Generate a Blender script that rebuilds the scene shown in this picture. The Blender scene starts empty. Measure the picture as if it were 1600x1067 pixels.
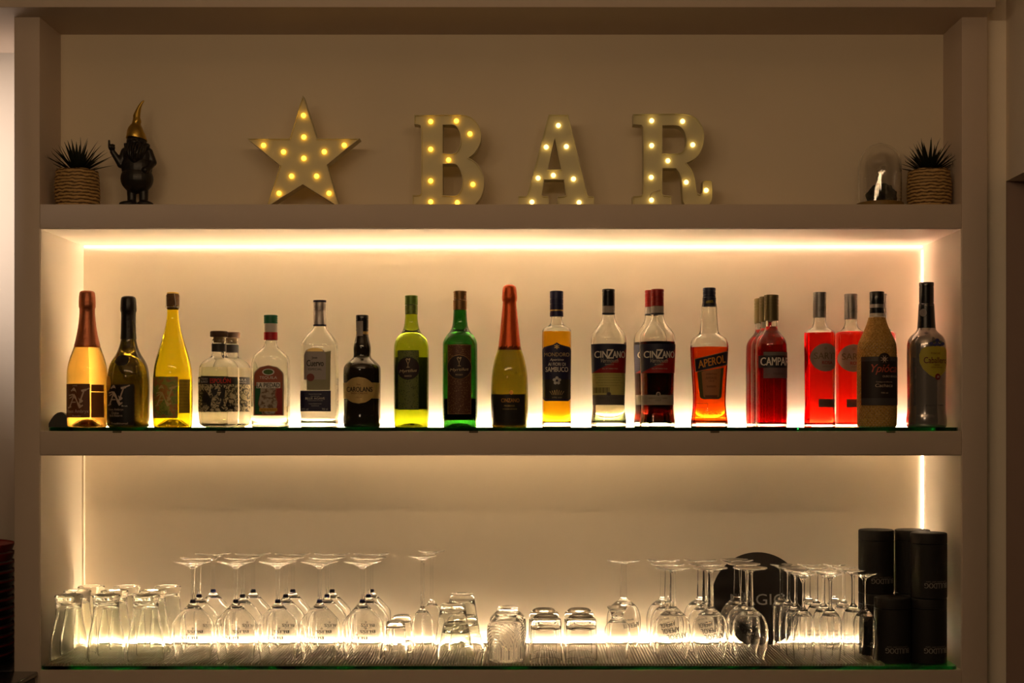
import bpy, bmesh, math, random
import numpy as np
from mathutils import Vector, Matrix
C = bpy.context.scene.collection
sc = bpy.context.scene
random.seed(7)
PI = math.pi
# ------------------------------------------------------------------ camera
D, F, PX, PY, EYE = 3.08, 2222.0, 826.0, 655.0, 1.5      # distance to the frame face, focal length (px), eye point
cam_data = bpy.data.cameras.new('camera')
cam = bpy.data.objects.new('camera', cam_data); C.objects.link(cam)
cam.location = (0, -D, EYE); cam.rotation_euler = (PI/2, 0, 0)
cam_data.sensor_width = 36; cam_data.lens = F/1600*36
cam_data.shift_x = -(PX-800)/1600; cam_data.shift_y = (PY-533.5)/1600
cam_data.clip_start = .05
sc.camera = cam
# ------------------------------------------------------------------ light
LED_MID, LED_LOW, LED_TOP, LED_SIDE = 600.0, 350.0, 4.5, 6
ROOM = 5.0
w = bpy.data.worlds.new('world'); sc.world = w; w.use_nodes = True
w.node_tree.nodes['Background'].inputs[0].default_value = (1.0, .70, .40, 1)
w.node_tree.nodes['Background'].inputs[1].default_value = .012
def area(name, loc, rot, sx, sy, power, col):
    l = bpy.data.lights.new(name, 'AREA'); l.shape = 'RECTANGLE'; l.size = sx; l.size_y = sy; l.energy = power; l.color = col
    o = bpy.data.objects.new(name, l); C.objects.link(o); o.location = loc; o.rotation_euler = rot
    return o
for k in range(7):                                   # row of small bare bulbs hanging over the bar, behind the camera's view
    l = bpy.data.lights.new('pendant_bulb', 'POINT'); l.energy = ROOM*.50; l.color = (1, .66, .36); l.shadow_soft_size = .045
    o = bpy.data.objects.new('pendant_bulb', l); C.objects.link(o); o.location = (-1.15+.27*k, -1.95+.06*(k % 2), 2.34)
area('pendant_lamp', (-.9, -3.6, 2.3), (math.radians(70), 0, math.radians(-12)), .5, .08, 2.0, (1, .72, .45))
def spot(name, loc, target, power, col, size, blend=1, rad=.03):
    l = bpy.data.lights.new(name, 'SPOT'); l.energy = power; l.color = col; l.spot_size = size; l.spot_blend = blend; l.shadow_soft_size = rad
    o = bpy.data.objects.new(name, l); C.objects.link(o); o.location = loc
    o.rotation_euler = (Vector(target)-Vector(loc)).to_track_quat('-Z', 'Y').to_euler()
spot('next_room_lamp', (-1.9, .03, 2.12), (-1.27, .38, 2.02), 44, (1, .84, .74), math.radians(74), 1, .05)
vs = sc.view_settings
vs.view_transform = 'Standard'; vs.look = 'None'; vs.gamma = 1; vs.use_curve_mapping = False; vs.exposure = .15
sc.render.film_transparent = False
cy = sc.cycles
cy.max_bounces = 28; cy.diffuse_bounces = 8; cy.glossy_bounces = 8; cy.transmission_bounces = 28; cy.transparent_max_bounces = 32
cy.sample_clamp_indirect = 40.0; cy.use_denoising = True; cy.blur_glossy = .6
cy.caustics_refractive = True; cy.caustics_reflective = False
# ------------------------------------------------------------------ helpers
def X(px, y=0): return (px-PX)*(D+y)/F
def Z(py, y=0): return EYE+(PY-py)*(D+y)/F
MATS = {}
def mat(name, col=(.8, .8, .8), rough=.5, metal=0, trans=0, ior=1.45, emit=None, es=0, spec=.5, bump=0, bscale=200, var=0, vscale=20, coat=0):
    if name in MATS: return MATS[name]
    m = bpy.data.materials.new(name); m.use_nodes = True; nt = m.node_tree
    p = nt.nodes['Principled BSDF']
    if trans and min(col) < .85: col = tuple(c*c for c in col)
    p.inputs['Base Color'].default_value = (*col, 1); p.inputs['Roughness'].default_value = rough
    p.inputs['Metallic'].default_value = metal; p.inputs['Transmission Weight'].default_value = trans
    p.inputs['IOR'].default_value = ior; p.inputs['Specular IOR Level'].default_value = spec
    p.inputs['Coat Weight'].default_value = coat
    if emit: p.inputs['Emission Color'].default_value = (*emit, 1); p.inputs['Emission Strength'].default_value = es
    if bump or var:
        tc = nt.nodes.new('ShaderNodeTexCoord')
        if bump:
            n = nt.nodes.new('ShaderNodeTexNoise'); n.inputs['Scale'].default_value = bscale; n.inputs['Detail'].default_value = 4
            nt.links.new(tc.outputs['Object'], n.inputs['Vector'])
            b = nt.nodes.new('ShaderNodeBump'); b.inputs['Strength'].default_value = bump; b.inputs['Distance'].default_value = .002
            nt.links.new(n.outputs['Fac'], b.inputs['Height']); nt.links.new(b.outputs['Normal'], p.inputs['Normal'])
        if var:
            n = nt.nodes.new('ShaderNodeTexNoise'); n.inputs['Scale'].default_value = vscale; n.inputs['Detail'].default_value = 5
            nt.links.new(tc.outputs['Object'], n.inputs['Vector'])
            r = nt.nodes.new('ShaderNodeValToRGB')
            r.color_ramp.elements[0].position = .3; r.color_ramp.elements[1].position = .7
            r.color_ramp.elements[0].color = (*[c*(1-var) for c in col], 1); r.color_ramp.elements[1].color = (*[min(1, c*(1+var)) for c in col], 1)
            nt.links.new(n.outputs['Fac'], r.inputs['Fac']); nt.links.new(r.outputs['Color'], p.inputs['Base Color'])
    MATS[name] = m; return m
def ramp_mat(name, tex, scale, stops, rough=.5, metal=0, detail=3, stretch=(1, 1, 1), dist=0):
    """label / cork pattern: a texture through a stepped ramp"""
    if name in MATS: return MATS[name]
    m = bpy.data.materials.new(name); m.use_nodes = True; nt = m.node_tree; p = nt.nodes['Principled BSDF']
    p.inputs['Roughness'].default_value = rough; p.inputs['Metallic'].default_value = metal
    tc = nt.nodes.new('ShaderNodeTexCoord'); mp = nt.nodes.new('ShaderNodeMapping'); mp.inputs['Scale'].default_value = stretch
    nt.links.new(tc.outputs['Object'], mp.inputs['Vector'])
    t = nt.nodes.new({'noise': 'ShaderNodeTexNoise', 'voronoi': 'ShaderNodeTexVoronoi', 'wave': 'ShaderNodeTexWave'}[tex])
    t.inputs['Scale'].default_value = scale
    if tex != 'voronoi': t.inputs['Detail'].default_value = detail
    if tex == 'noise': t.inputs['Distortion'].default_value = dist
    if tex == 'wave': t.inputs['Distortion'].default_value = dist; t.bands_direction = 'Z'; t.inputs['Detail Scale'].default_value = 1.5
    nt.links.new(mp.outputs['Vector'], t.inputs['Vector'])
    r = nt.nodes.new('ShaderNodeValToRGB'); cr = r.color_ramp
    while len(cr.elements) < len(stops): cr.elements.new(.5)
    for e, (pos, c) in zip(cr.elements, stops): e.position = pos; e.color = (*c, 1)
    nt.links.new(t.outputs['Distance' if tex == 'voronoi' else 'Fac'], r.inputs['Fac']); nt.links.new(r.outputs['Color'], p.inputs['Base Color'])
    MATS[name] = m; return m
def mesh_obj(name, verts, faces, m, parent=None, smooth=None):
    me = bpy.data.meshes.new(name); me.from_pydata([tuple(map(float, v)) for v in verts], [], faces); me.update()
    if smooth is not None:
        me.polygons.foreach_set('use_smooth', [True]*len(me.polygons))
        me.set_sharp_from_angle(angle=math.radians(smooth))
    if isinstance(m, (list, tuple)):
        for k in m: me.materials.append(k)
    elif m: me.materials.append(m)
    o = bpy.data.objects.new(name, me); C.objects.link(o)
    if parent: o.parent = parent
    return o
def fix(o):
    bm = bmesh.new(); bm.from_mesh(o.data); bmesh.ops.remove_doubles(bm, verts=bm.verts, dist=1e-6)
    bmesh.ops.recalc_face_normals(bm, faces=bm.faces); bm.to_mesh(o.data); bm.free(); return o
def box(name, x0, x1, y0, y1, z0, z1, m, parent=None, bevel=0):
    v = [(x, y, z) for x in (x0, x1) for y in (y0, y1) for z in (z0, z1)]
    f = [(0, 1, 3, 2), (4, 6, 7, 5), (0, 4, 5, 1), (2, 3, 7, 6), (0, 2, 6, 4), (1, 5, 7, 3)]
    o = mesh_obj(name, v, f, m, parent)
    if bevel:
        bm = bmesh.new(); bm.from_mesh(o.data)
        bmesh.ops.bevel(bm, geom=bm.edges[:], offset=bevel, segments=3, affect='EDGES', profile=.5)
        bm.to_mesh(o.data); bm.free()
        o.data.polygons.foreach_set('use_smooth', [True]*len(o.data.polygons)); o.data.set_sharp_from_angle(angle=math.radians(40))
    return o
def struct(o): o['kind'] = 'structure'; return o
def thing(name, label, cat, loc=(0, 0, 0), group=None, rz=0):
    o = bpy.data.objects.new(name, None); C.objects.link(o); o.location = loc; o.rotation_euler = (0, 0, rz); o.empty_display_size = .02
    return tag(o, label, cat, group)
def tag(o, label, cat, group=None):
    o['label'] = label; o['category'] = cat
    if group: o['group'] = group
    return o
def dup(root, loc=None, label=None, rz=None):
    c = root.copy(); C.objects.link(c)
    if loc is not None: c.location = loc
    if label: c['label'] = label
    if rz is not None: c.rotation_euler = (0, 0, rz)
    for ch in root.children:
        k = ch.copy(); C.objects.link(k); k.parent = c
        for g in ch.children:
            q = g.copy(); C.objects.link(q); q.parent = k
    return c
def chaikin(pts, n=2, keep=()):
    pts = [np.array(p, float) for p in pts]
    for _ in range(n):
        out = [pts[0]]
        for a, b in zip(pts[:-1], pts[1:]):
            out += [a*.75+b*.25, a*.25+b*.75]
        out.append(pts[-1]); pts = out
    return pts
def lathe(name, prof, m, parent=None, seg=48, smooth=38, wob=None):
    """prof: rows (z, r, n, dy): height, half width, superellipse power, depth/width ratio"""
    verts, rings, faces = [], [], []
    ang = [2*PI*i/seg for i in range(seg)]
    for row in prof:
        z, r = row[0], row[1]; n = row[2] if len(row) > 2 else 2; dy = row[3] if len(row) > 3 else 1
        if r < 1e-6:
            rings.append([len(verts)]); verts.append((0, 0, z)); continue
        idx = []
        for a in ang:
            c, s = math.cos(a), math.sin(a)
            k = (abs(c)**n+abs(s)**n)**(-1/n)
            rr = r*(1+(wob(a, z) if wob else 0))
            idx.append(len(verts)); verts.append((rr*c*k, rr*s*k*dy, z))
        rings.append(idx)
    for A, B in zip(rings[:-1], rings[1:]):
        if len(A) == 1 and len(B) == 1: continue
        for i in range(seg):
            j = (i+1) % seg
            if len(A) == 1: faces.append((A[0], B[j], B[i]))
            elif len(B) == 1: faces.append((A[i], A[j], B[0]))
            else: faces.append((A[i], A[j], B[j], B[i]))
    o = mesh_obj(name, verts, faces, m, parent); fix(o)
    o.data.polygons.foreach_set('use_smooth', [True]*len(o.data.polygons))
    o.data.set_sharp_from_angle(angle=math.radians(smooth))
    return o
_tc = {}
_fonts = {}
def text_mesh(s, bold=0.0):
    key = (s, bold)
    if key in _tc: return _tc[key]
    cu = bpy.data.curves.new('t', 'FONT'); cu.body = s; cu.size = 1; cu.resolution_u = 3
    o = bpy.data.objects.new('t', cu); C.objects.link(o)
    dg = bpy.context.evaluated_depsgraph_get(); me = bpy.data.meshes.new_from_object(o.evaluated_get(dg))
    v = np.array([tuple(x.co) for x in me.vertices])[:, :2]; f = [tuple(p.vertices) for p in me.polygons]
    lo, hi = v.min(0), v.max(0); v = (v-(lo+hi)/2)/(hi-lo)
    if bold:
        n = len(v); bx = bold*.8/max(len(s), 1)/ .6; v2, f2 = [], []
        for k, (dx, dz) in enumerate(((-bx, 0), (0, bold*.35), (bx, 0), (0, -bold*.35))): v2.append(v+np.array([dx, dz])); f2 += [tuple(i+k*n for i in q) for q in f]
        v, f = np.concatenate(v2), f2
    bpy.data.objects.remove(o); bpy.data.curves.remove(cu); bpy.data.meshes.remove(me)
    _tc[key] = (v, f); return _tc[key]
class Surf:
    """front surface of a bottle: local x (m), z (m) -> y"""
    def __init__(s, prof): s.z = [p[0] for p in prof]; s.r = [p[1] for p in prof]; s.n = [p[2] if len(p) > 2 else 2 for p in prof]; s.d = [p[3] if len(p) > 3 else 1 for p in prof]
    def R(s, z): return float(np.interp(z, s.z, s.r))
    back = False
    def y(s, x, z, eps):
        r = s.R(z)+eps; n = float(np.interp(z, s.z, s.n)); d = float(np.interp(z, s.z, s.d))
        q = min(abs(x)/r, .995); y = -d*r*(1-q**n)**(1/n)-eps*.2; return -y if s.back else y
def flat(x, z): return None
def put_text(parent, surf, s, cx, cz, wd, ht, m, rot=0, shear=0, bold=0, eps=.0009, name='lettering', turn=False, arc=0, wrap=True, y0=0):
    v, f = text_mesh(s, bold); out = []
    for a, b in v:
        a, b = a*wd, b*ht
        if turn: a, b = -a, -b
        a += shear*b
        a, b = a*math.cos(rot)-b*math.sin(rot), a*math.sin(rot)+b*math.cos(rot)
        b += arc*(a/wd*2)**2*ht
        x, z = cx+a, cz+b
        if surf is None: out.append((x, y0-eps, z))
        else:
            r = surf.R(z)
            x = max(-r*.985, min(r*.985, x))
            out.append((x, surf.y(x, z, eps), z))
    return mesh_obj(name, out, f, m, parent)
def decal(parent, surf, poly, m, eps=.0005, name='label', nx=22, nz=26, y0=0):
    """poly: outline points (x, z) in metres, row-convex; laid on the bottle"""
    zs = sorted(set([p[1] for p in poly])); z0, z1 = zs[0], zs[-1]
    rows = sorted(set([z0+1e-6+(z1-z0-2e-6)*i/nz for i in range(nz+1)]))
    verts, faces = [], []
    for z in rows:
        xs = []
        for (xa, za), (xb, zb) in zip(poly, poly[1:]+poly[:1]):
            if (za-z)*(zb-z) <= 0 and abs(za-zb) > 1e-9: xs.append(xa+(xb-xa)*(z-za)/(zb-za))
        if len(xs) < 2: xs = [0, 0]
        a, b = min(xs), max(xs)
        for i in range(nx+1):
            x = a+(b-a)*i/nx
            if surf is None: verts.append((x, y0-eps, z))
            else:
                r = surf.R(z); x = max(-r*.99, min(r*.99, x)); verts.append((x, surf.y(x, z, eps), z))
    for j in range(len(rows)-1):
        for i in range(nx):
            k = j*(nx+1)+i; faces.append((k, k+1, k+nx+2, k+nx+1))
    return mesh_obj(name, verts, faces, m, parent, smooth=60)
def ellipse(cx, cz, rx, rz, n=40): return [(cx+rx*math.cos(2*PI*i/n), cz+rz*math.sin(2*PI*i/n)) for i in range(n)]
def rect(x0, x1, z0, z1): return [(x0, z0), (x1, z0), (x1, z1), (x0, z1)]
def tube(name, pts, rad, m, parent=None, seg=8):
    pts = [Vector(p) for p in pts]; verts, faces = [], []
    rads = rad if isinstance(rad, (list, tuple)) else [rad]*len(pts)
    for i, p in enumerate(pts):
        t = (pts[min(i+1, len(pts)-1)]-pts[max(i-1, 0)]).normalized()
        u = t.cross(Vector((0, 1, 0.01))).normalized(); v = t.cross(u)
        for k in range(seg):
            a = 2*PI*k/seg; verts.append(p+(u*math.cos(a)+v*math.sin(a))*rads[i])
    n = len(pts)
    for i in range(n-1):
        for k in range(seg): faces.append((i*seg+k, i*seg+(k+1) % seg, (i+1)*seg+(k+1) % seg, (i+1)*seg+k))
    faces.append(tuple(range(seg))[::-1]); faces.append(tuple((n-1)*seg+k for k in range(seg)))
    o = mesh_obj(name, verts, faces, m, parent, smooth=50); return fix(o)
# ------------------------------------------------------------------ materials
plaster = mat('plaster', (.70, .62, .52), .72, bump=.12, bscale=60, var=.03, vscale=3)
plaster_in = mat('niche_paint', (.94, .86, .73), .6, bump=.10, bscale=35, var=.02, vscale=4)  # kept lighter than the linings so the back wall looks more lit
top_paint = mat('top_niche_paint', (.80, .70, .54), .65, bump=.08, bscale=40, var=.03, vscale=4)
lining = mat('added_niche_lining', (.66, .585, .49), .6, bump=.08, bscale=40)
plaster_frame = mat('frame_paint', (.60, .50, .42), .55, bump=.06, bscale=50)
dark_recess_wall = mat('dark_recess_wall', (.36, .25, .21), .7, bump=.1)  # darker brown than the plaster, for the wall below the bulkhead
WARM = (1.0, .70, .38)
led_mid = mat('led_tape_bottle_shelf', (1, 1, 1), emit=(1, .73, .46), es=LED_MID)
led_low = mat('led_tape_glass_shelf', (1, 1, 1), emit=(1, .74, .45), es=LED_LOW)
led_top = mat('led_tape_cove', (1, 1, 1), emit=(1, .80, .60), es=LED_TOP)
led_side = mat('led_tape_side', (1, 1, 1), emit=(1, .58, .42), es=LED_SIDE); led_side2 = mat('led_tape_side_low', (1, 1, 1), emit=(1, .74, .48), es=12)  # upper side strip's pink stands for light tinted by the red bottles
shelf_glass = mat('green_float_glass', (.70, .93, .80), .02, trans=1, ior=1.5)
_va = shelf_glass.node_tree.nodes.new('ShaderNodeVolumeAbsorption'); _va.inputs['Color'].default_value = (.05, .62, .36, 1); _va.inputs['Density'].default_value = 30
shelf_glass.node_tree.links.new(_va.outputs[0], shelf_glass.node_tree.nodes['Material Output'].inputs['Volume'])
clear = mat('clear_glass', (.997, .997, .992), 0, trans=1, ior=1.46)
clear_b = mat('bottle_glass', (.97, .98, .95), 0, trans=1, ior=1.46)
beer_glass = mat('greenish_tumbler_glass', (.975, .992, .97), 0, trans=1, ior=1.48)
rubber = mat('black_rubber_mat', (.30, .24, .18), .42, spec=.6, bump=.1, bscale=500)
black = mat('black_matte', (.012, .010, .009), .6, bump=.2, bscale=300)
black_g = mat('black_gloss', (.01, .009, .009), .22, coat=.3)
white_ink = mat('white_ink', (.80, .75, .68), .5)
black_ink = mat('black_ink', (.015, .013, .012), .5)
gold_ink = mat('gold_ink', (.70, .50, .18), .35, .7)
silver_ink = mat('silver_ink', (.5, .48, .45), .4, .4)
red_ink = mat('red_ink', (.62, .03, .02), .45)
# ------------------------------------------------------------------ room shell
XL, XR = X(62), X(1503)             # niche openings
OL, OR = X(22), X(1543)             # outer faces of the frame
DEEP, TOPD = .30, .139
zt0, zt1 = Z(319), Z(27)
zm0, zm1 = Z(673.5), Z(357)
zl0, zl1 = Z(1046.5), Z(711)
struct(box('floor', -3, 3, -5.2, 1.2, -.05, 0, mat('floor_tile', (.16, .12, .09), .4, var=.15, vscale=6)))
struct(box('ceiling', -3, 3, -5.2, 1.2, 2.9, 3.0, plaster))
struct(box('wall_back', OL, OR, DEEP, DEEP+.06, .0, 2.9, plaster_in))
struct(box('wall_back_top_niche', OL+.01, OR-.01, TOPD, DEEP-.001, zt0-.002, 2.9, top_paint))
struct(box('trim_left_column', OL, XL, 0, DEEP, 0, 2.42, plaster_frame, bevel=.0015))
struct(box('trim_right_column', XR, OR, 0, DEEP, 0, 2.42, plaster_frame, bevel=.0015))
struct(box('trim_upper_shelf', XL, XR, 0, DEEP, zm1, zt0, plaster_frame, bevel=.0015))
struct(box('trim_middle_shelf', XL, XR, 0, DEEP, zl1, zm0, plaster_frame, bevel=.0015))
struct(box('trim_lower_shelf', XL, XR, 0, DEEP, .08, zl0, plaster_frame, bevel=.0015))
for nm, z0_, z1_ in (('bottle', zm0, zm1), ('glassware', zl0, zl1)):      # linings added to bounce light, toned between frame face and niche back
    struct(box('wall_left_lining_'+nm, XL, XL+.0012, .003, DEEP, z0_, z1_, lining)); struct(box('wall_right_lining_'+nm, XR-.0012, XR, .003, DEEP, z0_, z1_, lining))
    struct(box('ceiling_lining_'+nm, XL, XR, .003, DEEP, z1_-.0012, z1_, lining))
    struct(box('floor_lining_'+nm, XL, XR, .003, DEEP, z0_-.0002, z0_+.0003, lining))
struct(box('trim_header', -1.9, X(1556, -.075), -.075, DEEP, zt1, 2.9, plaster_frame, bevel=.0015))
struct(box('trim_niche_corner', X(124.5, .29), X(131, .29), .288, DEEP, zl0, zl1, plaster_in))
struct(box('wall_left', -2.4, OL-.0005, .38, .44, 0, 2.9, plaster))
struct(box('wall_right', OR+.0005, X(1572, .03), .03, .10, 0, 2.9, plaster_in))
struct(box('wall_right_bulkhead', X(1572, .03), 2.2, -.95, .10, Z(283, .03), 2.9, plaster))
struct(box('wall_right_recess', X(1572, .03), 2.2, .032, .10, 0, Z(283, .03), dark_recess_wall))
# ------------------------------------------------------------------ LED tapes
alu = mat('aluminium_channel', (.35, .33, .30), .5, .6)
def led(name, x0, x1, y0, y1, z0, z1, m, label, ch=0, dp=.0052):
    t = thing(name, label, 'light strip', ((x0+x1)/2, (y0+y1)/2, z0)); cx, cy_ = (x0+x1)/2, (y0+y1)/2
    tz = ch-dp if ch else 0
    box('glowing_tape', x0-cx, x1-cx, y0-cy_, y1-cy_, tz, tz+.0008 if ch else z1-z0, m, t)
    if ch: box('tape_carrier', x0-cx, x1-cx, y0-cy_, y1-cy_, 0, tz-.0001, alu, t)  # added mount; its height sets how the lip cuts the light
    if ch: box('added_lip', x0-cx, x1-cx, y0-cy_-.0022, y0-cy_-.0006, 0, ch, mat('white_lip', (.8, .77, .7), .6), t)  # added lip shielding glass and ceiling from the tape's light
    return t
led('led_strip', XL+.006, X(1235, .3)-.001, .2955, .2995, zm0, Z(667.6)+.004, led_mid, 'long glowing light strip along the back foot of the bottle shelf', Z(667.6)-zm0)
led_bottle_tint = mat('led_tape_bottle_tint', (1, 1, 1), emit=(1, .60, .42), es=LED_MID)  # added segment; its colour stands for light tinted through red bottles
led('led_strip', X(1235, .3)+.001, XR-.008, .2955, .2995, zm0, Z(667.6)+.004, led_bottle_tint, 'added rosy strip segment imitating light tinted by the red bottles at the right', Z(667.6)-zm0)
led('led_strip', XL+.006, XR-.03, .2955, .2995, zl0, Z(1037)+.005, led_low, 'glowing light strip along the back foot of the glassware shelf', Z(1037)-zl0, .0009)
led('led_strip', XL+.004, XR-.004, DEEP-.004, DEEP, zm1-.0045, zm1-.0013, led_top, 'horizontal light strip at the top back edge above the bottles')
led('led_strip', XR-.0045, XR-.0013, DEEP-.003, DEEP, zm0+.02, zm1-.012, led_side, 'upright light strip in the right back corner behind the bottles')
led('led_strip', XR-.0045, XR-.0013, DEEP-.003, DEEP, zl0+.02, zl1, led_side2, 'upright light strip in the right back corner above the black tins')
# ------------------------------------------------------------------ glass shelves, mats, pads
GT = Z(667.6); GB = zm0+.0005
def glass_shelf(x0, x1, z0, z1, label):
    t = thing('glass_shelf', label, 'shelf', ((x0+x1)/2, 0, z0)); hw = (x1-x0)/2; r = .012
    pts = []
    for cx, cy_, a0 in ((hw-r, .262, 0), (-hw+r, .262, 90), (-hw+r, r+.001, 180), (hw-r, r+.001, 270)):
        for k in range(7):
            a = math.radians(a0+k*15); pts.append((cx+r*math.cos(a), cy_+r*math.sin(a)-(r if a0 < 180 else 0)))
    n = len(pts); v = [(x, y, 0) for x, y in pts]+[(x, y, z1-z0) for x, y in pts]
    f = [tuple(range(n))[::-1], tuple(range(n, 2*n))]+[(i, (i+1) % n, n+(i+1) % n, n+i) for i in range(n)]
    p = mesh_obj('glass_pane', v, f, shelf_glass, t)
    return t
glass_shelf(X(74), X(1499), GB, GT, 'green-edged glass shelf pane under the row of bottles')
zg1 = Z(1041); glass_shelf(X(62)+.001, X(1497), zl0+.0005, zg1, 'green-edged glass shelf pane under the ribbed black mats')
for px in (183, 345, 740, 1117, 1392):
    tag(box('shelf_pad', X(px-7), X(px+7), -.0015, .02, zm0-.0035, zm0+.0004, mat('brown_pad', (.10, .07, .045), .7), bevel=.0008),
        'small brown pad under the bottle glass shelf, %s' % {183: 'below the dark champagne bottle', 345: 'below the squat tequila bottles', 740: 'below the dark green bottle', 1117: 'below the orange bottle', 1392: 'below the straw-covered bottle'}[px],
        'pad', 'pads under the bottle glass shelf')
MT = Z(1037)
def bar_mat(x0, x1, label):
    per = .0066; n = int((x1-x0)/per); per = (x1-x0)/n
    prof = []
    for i in range(n):
        for u, h in ((.0, 0), (.30, 0), (.36, .75), (.46, .98), (.65, 1.0), (.84, .98), (.94, .75)):
            prof.append(((i+u)*per-(x1-x0)/2, h))
    prof.append(((x1-x0)/2, 0))
    y0, y1 = .002, .262; h = MT-zg1-.0005
    v = []
    for y in (y0, y1):
        for x, q in prof: v.append((x, y, h*.15+h*.85*q))
    m_ = len(prof); f = [(i, i+1, m_+i+1, m_+i) for i in range(m_-1)]
    b = len(v)
    for y in (y0, y1):
        for x, q in prof: v.append((x, y, 0))
    f += [(b+i+1, b+i, b+m_+i, b+m_+i+1) for i in range(m_-1)]
    f += [(i+1, i, b+i, b+i+1) for i in range(m_-1)]+[(m_+i, m_+i+1, b+m_+i+1, b+m_+i) for i in range(m_-1)]
    f += [(0, m_, b+m_, b), (m_-1, b+m_-1, b+2*m_-1, 2*m_-1)]
    o = mesh_obj('bar_mat', v, f, rubber, smooth=50); o.location = ((x0+x1)/2, 0, zg1+.0005)
    return tag(o, label, 'bar mat', 'ribbed black bar mats')
edges = [68, 399, 752, 1062, 1384]
for a, b, l in zip(edges, edges[1:], ('under the beer and gin glasses at the left', 'under the balloon glasses and conical tumblers', 'under the arched-pattern glass and low tumblers', 'under the flutes at the right end')):
    bar_mat(X(a)+.001, X(b)-.001, 'ribbed black rubber bar mat '+l)
# ------------------------------------------------------------------ bottles
def build(kind, label, cx, y, prof, body=None, glass=None, liquid=None, fill=None, tb=5, wall=1.6, caps=(), base_z=GT, scale=1.0, seg=56, sm=2, wob=None, punt=0):
    """prof rows (h px, half px, n, dy) measured at this bottle's own distance"""
    s = (D+y)/F*scale
    t = thing(kind, label, 'bottle', (X(cx, y), y, base_z))
    P = [(p[0]*s, p[1]*s, p[2] if len(p) > 2 else 2, p[3] if len(p) > 3 else 1) for p in prof]
    rows = [tuple(p) for p in chaikin(P, sm)]
    surf = Surf(rows)
    bot = [(rows[0][0], 0)+rows[0][2:]] if not punt else [(punt*s, 0)+rows[0][2:], (punt*s*.8, rows[0][1]*.35)+rows[0][2:], (rows[0][0], rows[0][1]*.78)+rows[0][2:]]
    if body is not None:
        lathe('glass_body', bot+rows+[(rows[-1][0], 0, 2, 1)], body, t, seg, wob=wob)
    else:
        inner = [(max(z, tb*s), max(r-wall*s, r*.6), n, d) for z, r, n, d in rows if z >= tb*s*.6]
        zi = tb*s
        inner = [(zi, 0, rows[3][2], rows[3][3]), (zi, inner[0][1]*.9, inner[0][2], inner[0][3])]+[q for q in inner if q[0] > zi*1.15]
        lathe('glass_body', bot+rows+inner[::-1], glass or clear_b, t, seg, wob=wob)
        if liquid is not None:
            zf = fill*s; e = .25*s
            rr = lambda z: (float(np.interp(z, surf.z, surf.r)), float(np.interp(z, surf.z, surf.n)), float(np.interp(z, surf.z, surf.d)))
            lq = [(zi-e, 0, inner[1][2], inner[1][3]), (zi-e, inner[1][1]+e, inner[1][2], inner[1][3])]+[(z, r+e, n, d) for z, r, n, d in inner[2:] if z < zf]
            r, n, d = rr(zf); lq += [(zf, max(r-wall*s, r*.6)+e, n, d), (zf, 0, n, d)]
            lathe('liquid', lq, liquid, t, seg)
    for c in caps:
        nm, pr, m = c[0], c[1], c[2]
        q = [tuple(x) for x in (chaikin([(a*s, b*s) for a, b in pr], c[4] if len(c) > 4 else 0))]
        lathe(nm, [(q[0][0], 0)]+q+[(q[-1][0], 0)], m, t, 40, wob=c[3] if len(c) > 3 else None)
    t['s'] = s
    del t['s']
    return t, surf, s
def ridged(h0, h1, r, grooves=(), lip=.0):
    """screw cap outline with thin grooves (heights)"""
    pts = [(h0, r)]
    for g in sorted(grooves): pts += [(g-.5, r), (g-.5, r-.7), (g+.5, r-.7), (g+.5, r)]
    return pts+[(h1-1.2, r+lip), (h1-.3, r+lip-.4), (h1, r+lip-1.6)]
def crimp(k, a=.02): return lambda ang, z: a*math.sin(ang*k+z*400)
def L(t, surf, s, poly, m, **k): return decal(t, surf, [(x*s, z*s) for x, z in poly], m, **k)
def T(t, surf, s, txt, cx, cz, w_, h_, m, **k): return put_text(t, surf, txt, cx*s, cz*s, w_*s, h_*s, m, **k)
YF = .075                       # the front row of bottles
def av(parent, surf, s, x0, z0, k, m):
    """black-letter A and V woven together: broken pen strokes; unit box 0..40 x 0..40, x0,z0 lower left"""
    cl = [((14, 42), (33, 13), 6), ((14, 29), (30, 2), 6), ((28, 11), (37, 36), 3), ((32, 36.5), (42, 39), 4.5), ((41, 39), (50, 43), 2.4), ((15, 25), (5, 3), 3), ((8, 13), (20, 13), 2.2),
          ((3, 27), (14, 29.5), 2.6), ((4, 21), (12, 25), 2.2), ((0, 1), (9, 4), 3), ((27, 1), (35, 7), 3), ((9, 36), (16, 43), 3), ((31, 12), (35, 17), 2)]
    strokes = []
    for (xa, za), (xb, zb), w_ in cl:
        d = math.hypot(xb-xa, zb-za); nx_, nz_ = -(zb-za)/d*w_/2, (xb-xa)/d*w_/2
        strokes.append([(xa+nx_, za+nz_), (xa-nx_, za-nz_), (xb-nx_, zb-nz_), (xb+nx_, zb+nz_)])
    v, f = [], []
    for st in strokes:
        b = len(v)
        for x, z in st:
            xx, zz = (x0+x*k)*s, (z0+z*k)*s; v.append((xx, surf.y(xx, zz, .0010), zz))
        f.append(tuple(range(b, b+len(st))))
    return mesh_obj('emblem', v, f, m, parent)
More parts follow.
